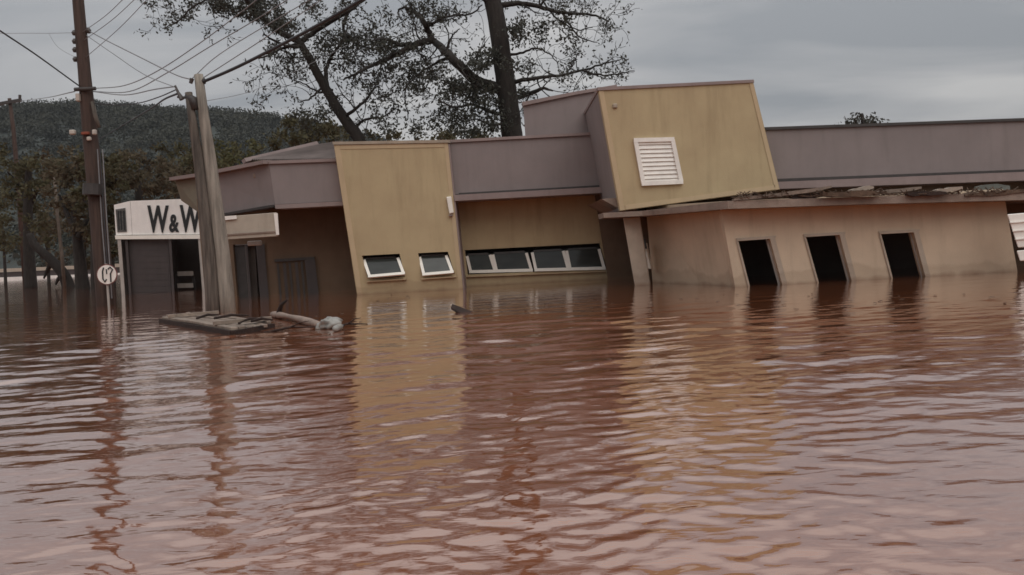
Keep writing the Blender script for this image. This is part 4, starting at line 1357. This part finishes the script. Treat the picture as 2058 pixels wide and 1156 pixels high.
leafy_tree('street_tree', 'dark tree behind the tall pole and the shop sign', 185, 580, 38, [(200, 600), (196, 520), (192, 430), (190, 350)],
           [(200, 330, 40, 35, 1), (230, 350, 40, 35, 1), (215, 385, 35, 25, .9), (180, 400, 30, 40, .8), (205, 440, 25, 40, .9), (200, 500, 25, 30, .7)], M_LEAF2, 330, .24, .14, 2, GT, r0=.36,
           extra=[[(194, 450), (170, 400), (150, 385)], [(192, 430), (215, 380), (235, 360)]])
leafy_tree('street_tree', 'brown-leaved tree above the white shop sign', 280, 580, 42, [(290, 600), (285, 500), (280, 400), (278, 340)],
           [(270, 340, 50, 30, 1), (315, 350, 45, 30, 1), (285, 380, 50, 20, 1), (335, 375, 35, 25, .9), (250, 375, 30, 25, .9), (340, 340, 35, 25, .8)], M_LEAF4, 330, .25, .14, 2, GT, r0=.3)
leafy_tree('street_tree', 'olive tree standing behind the olive end of the side fascia', 360, 580, 50, [(375, 610), (368, 480), (362, 380), (360, 330)],
           [(355, 320, 45, 28, 1), (395, 330, 40, 28, 1), (375, 355, 40, 22, 1), (420, 350, 30, 20, .9)], M_LEAF2, 330, .28, .16, 2.2, GT, r0=.3)
leafy_tree('street_tree', 'yellowish olive tree right of the pole pair', 470, 580, 52, [(490, 610), (482, 450), (475, 360), (470, 310)],
           [(450, 310, 35, 25, 1.1), (490, 312, 40, 25, 1.1), (470, 335, 45, 18, 1), (525, 312, 30, 20, .9), (440, 335, 25, 15, 1)], M_LEAF3, 330, .28, .16, 2.2, GT, r0=.3)
leafy_tree('street_tree', 'rounded green tree behind the grey sheet roof', 615, 580, 36, [(640, 620), (628, 450), (618, 330), (612, 270)],
           [(590, 265, 35, 20, 1.1), (630, 262, 35, 22, 1.1), (665, 268, 30, 18, 1), (560, 280, 35, 16, .9), (605, 245, 25, 14, .8), (640, 285, 50, 12, 1), (690, 272, 25, 12, .9)],
           M_LEAF2, 330, .22, .12, 1.8, GT, r0=.28)
leafy_tree('street_tree', 'low dark tree top showing above the tower roof', 800, 580, 34, [(830, 620), (815, 420), (805, 300)],
           [(800, 275, 50, 10, .8), (870, 272, 45, 10, .8), (750, 277, 30, 8, .7), (930, 272, 40, 10, .9), (975, 268, 30, 12, 1)], M_LEAF2, 330, .2, .11, 1.5, GT, r0=.22)
leafy_tree('street_tree', 'small dark tree top peeping over the right-hand mauve fascia', 1735, 560, 62, [(1760, 600), (1742, 400), (1734, 250), (1732, 228)],
           [(1734, 245, 30, 8, 1.6), (1732, 237, 14, 6, 1.5), (1705, 249, 20, 5, 1), (1762, 247, 18, 5, .9)], M_LEAF, 420, .3, .16, 1.5, None, r0=.22)

# pale stake among the flooded trees
tag(MB().tube([P(108, 340, 44), P(116, 440, 44), P(124, 510, 44), P(130, 580, 44)], [0.07, 0.08, 0.09, 0.09], 8).build('pale_stake', M_BARKPALE, smooth=True),
    'slim pale trunk-like stake between the dark trees at left', 'stake')
# low pale wall beyond the trees
bw = tag(empty('boundary_wall', (P(40, 550, 90).x, 90, 0)), 'long low pale wall at the water far behind the left trees', 'wall')
MB().hexa(px([(-260, 568), (330, 545), (330, 556), (-260, 580)], 90), px([(-260, 568), (330, 545), (330, 556), (-260, 580)], 90.3)).build('plinth', M_SIGN, bw)
MB().hexa(px([(-260, 552), (330, 526), (330, 533), (-260, 559)], 90.0), px([(-260, 552), (330, 526), (330, 533), (-260, 559)], 90.3)).build('coping', M_BOARD, bw)
MB().hexa(px([(-260, 559.5), (330, 533.5), (330, 544.5), (-260, 567.5)], 90.1), px([(-260, 559.5), (330, 533.5), (330, 544.5), (-260, 567.5)], 90.25)).build('panel', M_SHUTTER, bw)

# shrubs standing in the water under the left trees
for lab, u, v, Y, cl, m in (
        ('dark shrub at the extreme left edge of the water', 8, 540, 62, [(5, 440, 30, 45, .9), (15, 500, 30, 30, .8), (-20, 400, 30, 40, .9)], M_LEAF2),
        ('dark shrub between the straight and the slanting trunks', 95, 540, 56, [(90, 470, 35, 40, .8), (110, 430, 35, 40, .8), (100, 505, 30, 20, .6)], M_LEAF4),
        ('brown shrub pressed against the tall brown pole', 170, 550, 46, [(165, 480, 35, 40, .8), (180, 520, 30, 25, .7), (140, 450, 30, 40, .8)], M_LEAF4),
        ('shrub against the left corner of the shop', 225, 550, 40, [(222, 440, 18, 40, .9), (218, 500, 18, 35, .9)], M_LEAF2)):
    leafy_tree('flooded_bush', lab, u, v, Y, [(u + 4, v + 40), (u, v - 40), (u - 3, v - 90)], cl, m, 330, .27, .15, 1.5, 'flooded shrubs at the left', r0=.12)

# thin damp air between the street and the hill
hz = bpy.data.materials.new('haze_air')
hz.use_nodes = True
hz.node_tree.nodes.clear()
ho = N(hz.node_tree, 'ShaderNodeOutputMaterial')
hv = N(hz.node_tree, 'ShaderNodeVolumePrincipled')
hv.inputs['Color'].default_value = (0.82, 0.88, 0.96, 1)
hv.inputs['Density'].default_value = 0.00010
hz.node_tree.links.new(hv.outputs[0], ho.inputs['Volume'])
kind(MB().box((-50, 2300, 150), (8400, 5460, 304)).build('haze', hz), 'stuff')

# leaves and twig bits drifting round the raft and along the walls
ds = MB()
for i in range(150):
    if random.random() < .6:
        p = PW(random.gauss(560, 90), random.uniform(628, 680))
    else:
        p = PW(random.uniform(740, 2040), random.uniform(590, 625))
    an = random.uniform(0, 3.14)
    l_ = random.uniform(.02, .06)
    d_ = Vector((math.cos(an), math.sin(an) * .8, random.uniform(-.1, .1))) * l_
    n_ = Vector((-math.sin(an), math.cos(an), 0)) * l_ * random.uniform(.15, .4)
    z_ = Vector((0, 0, .010))
    q = [p - d_ + z_, p + n_ + z_ * 1.3, p + d_ + z_, p - n_ + z_ * .9]
    ds.hexa(q, [x - Vector((0, 0, .003)) for x in q])
dso = kind(ds.build('drift_litter', M_DEBRIS), 'stuff')
dso['label'] = 'leaves and twig bits drifting on the brown water'

for lab, u, v, L_ in (('thin bare branch floating in front of the raft', 585, 662, .7), ('forked twig caught beside the crumpled bag', 700, 655, .5)):
    tg = tag(empty('drift_branch', PW(u, v)), lab, 'branch', 'floating litter')
    b0_ = PW(u, v, .01)
    MB().tube([b0_ - Vector((L_ * .5, .1, .02)), b0_ + Vector((0, 0, .03)), b0_ + Vector((L_ * .5, .12, .0))], [.018, .015, .006], 6).build('stem', M_DARKWOOD, tg, smooth=True)
    MB().tube([b0_ + Vector((0, 0, .03)), b0_ + Vector((L_ * .2, -.05, .09)), b0_ + Vector((L_ * .4, -.1, .11))], [.011, .008, .004], 5).build('fork', M_DARKWOOD, tg, smooth=True)
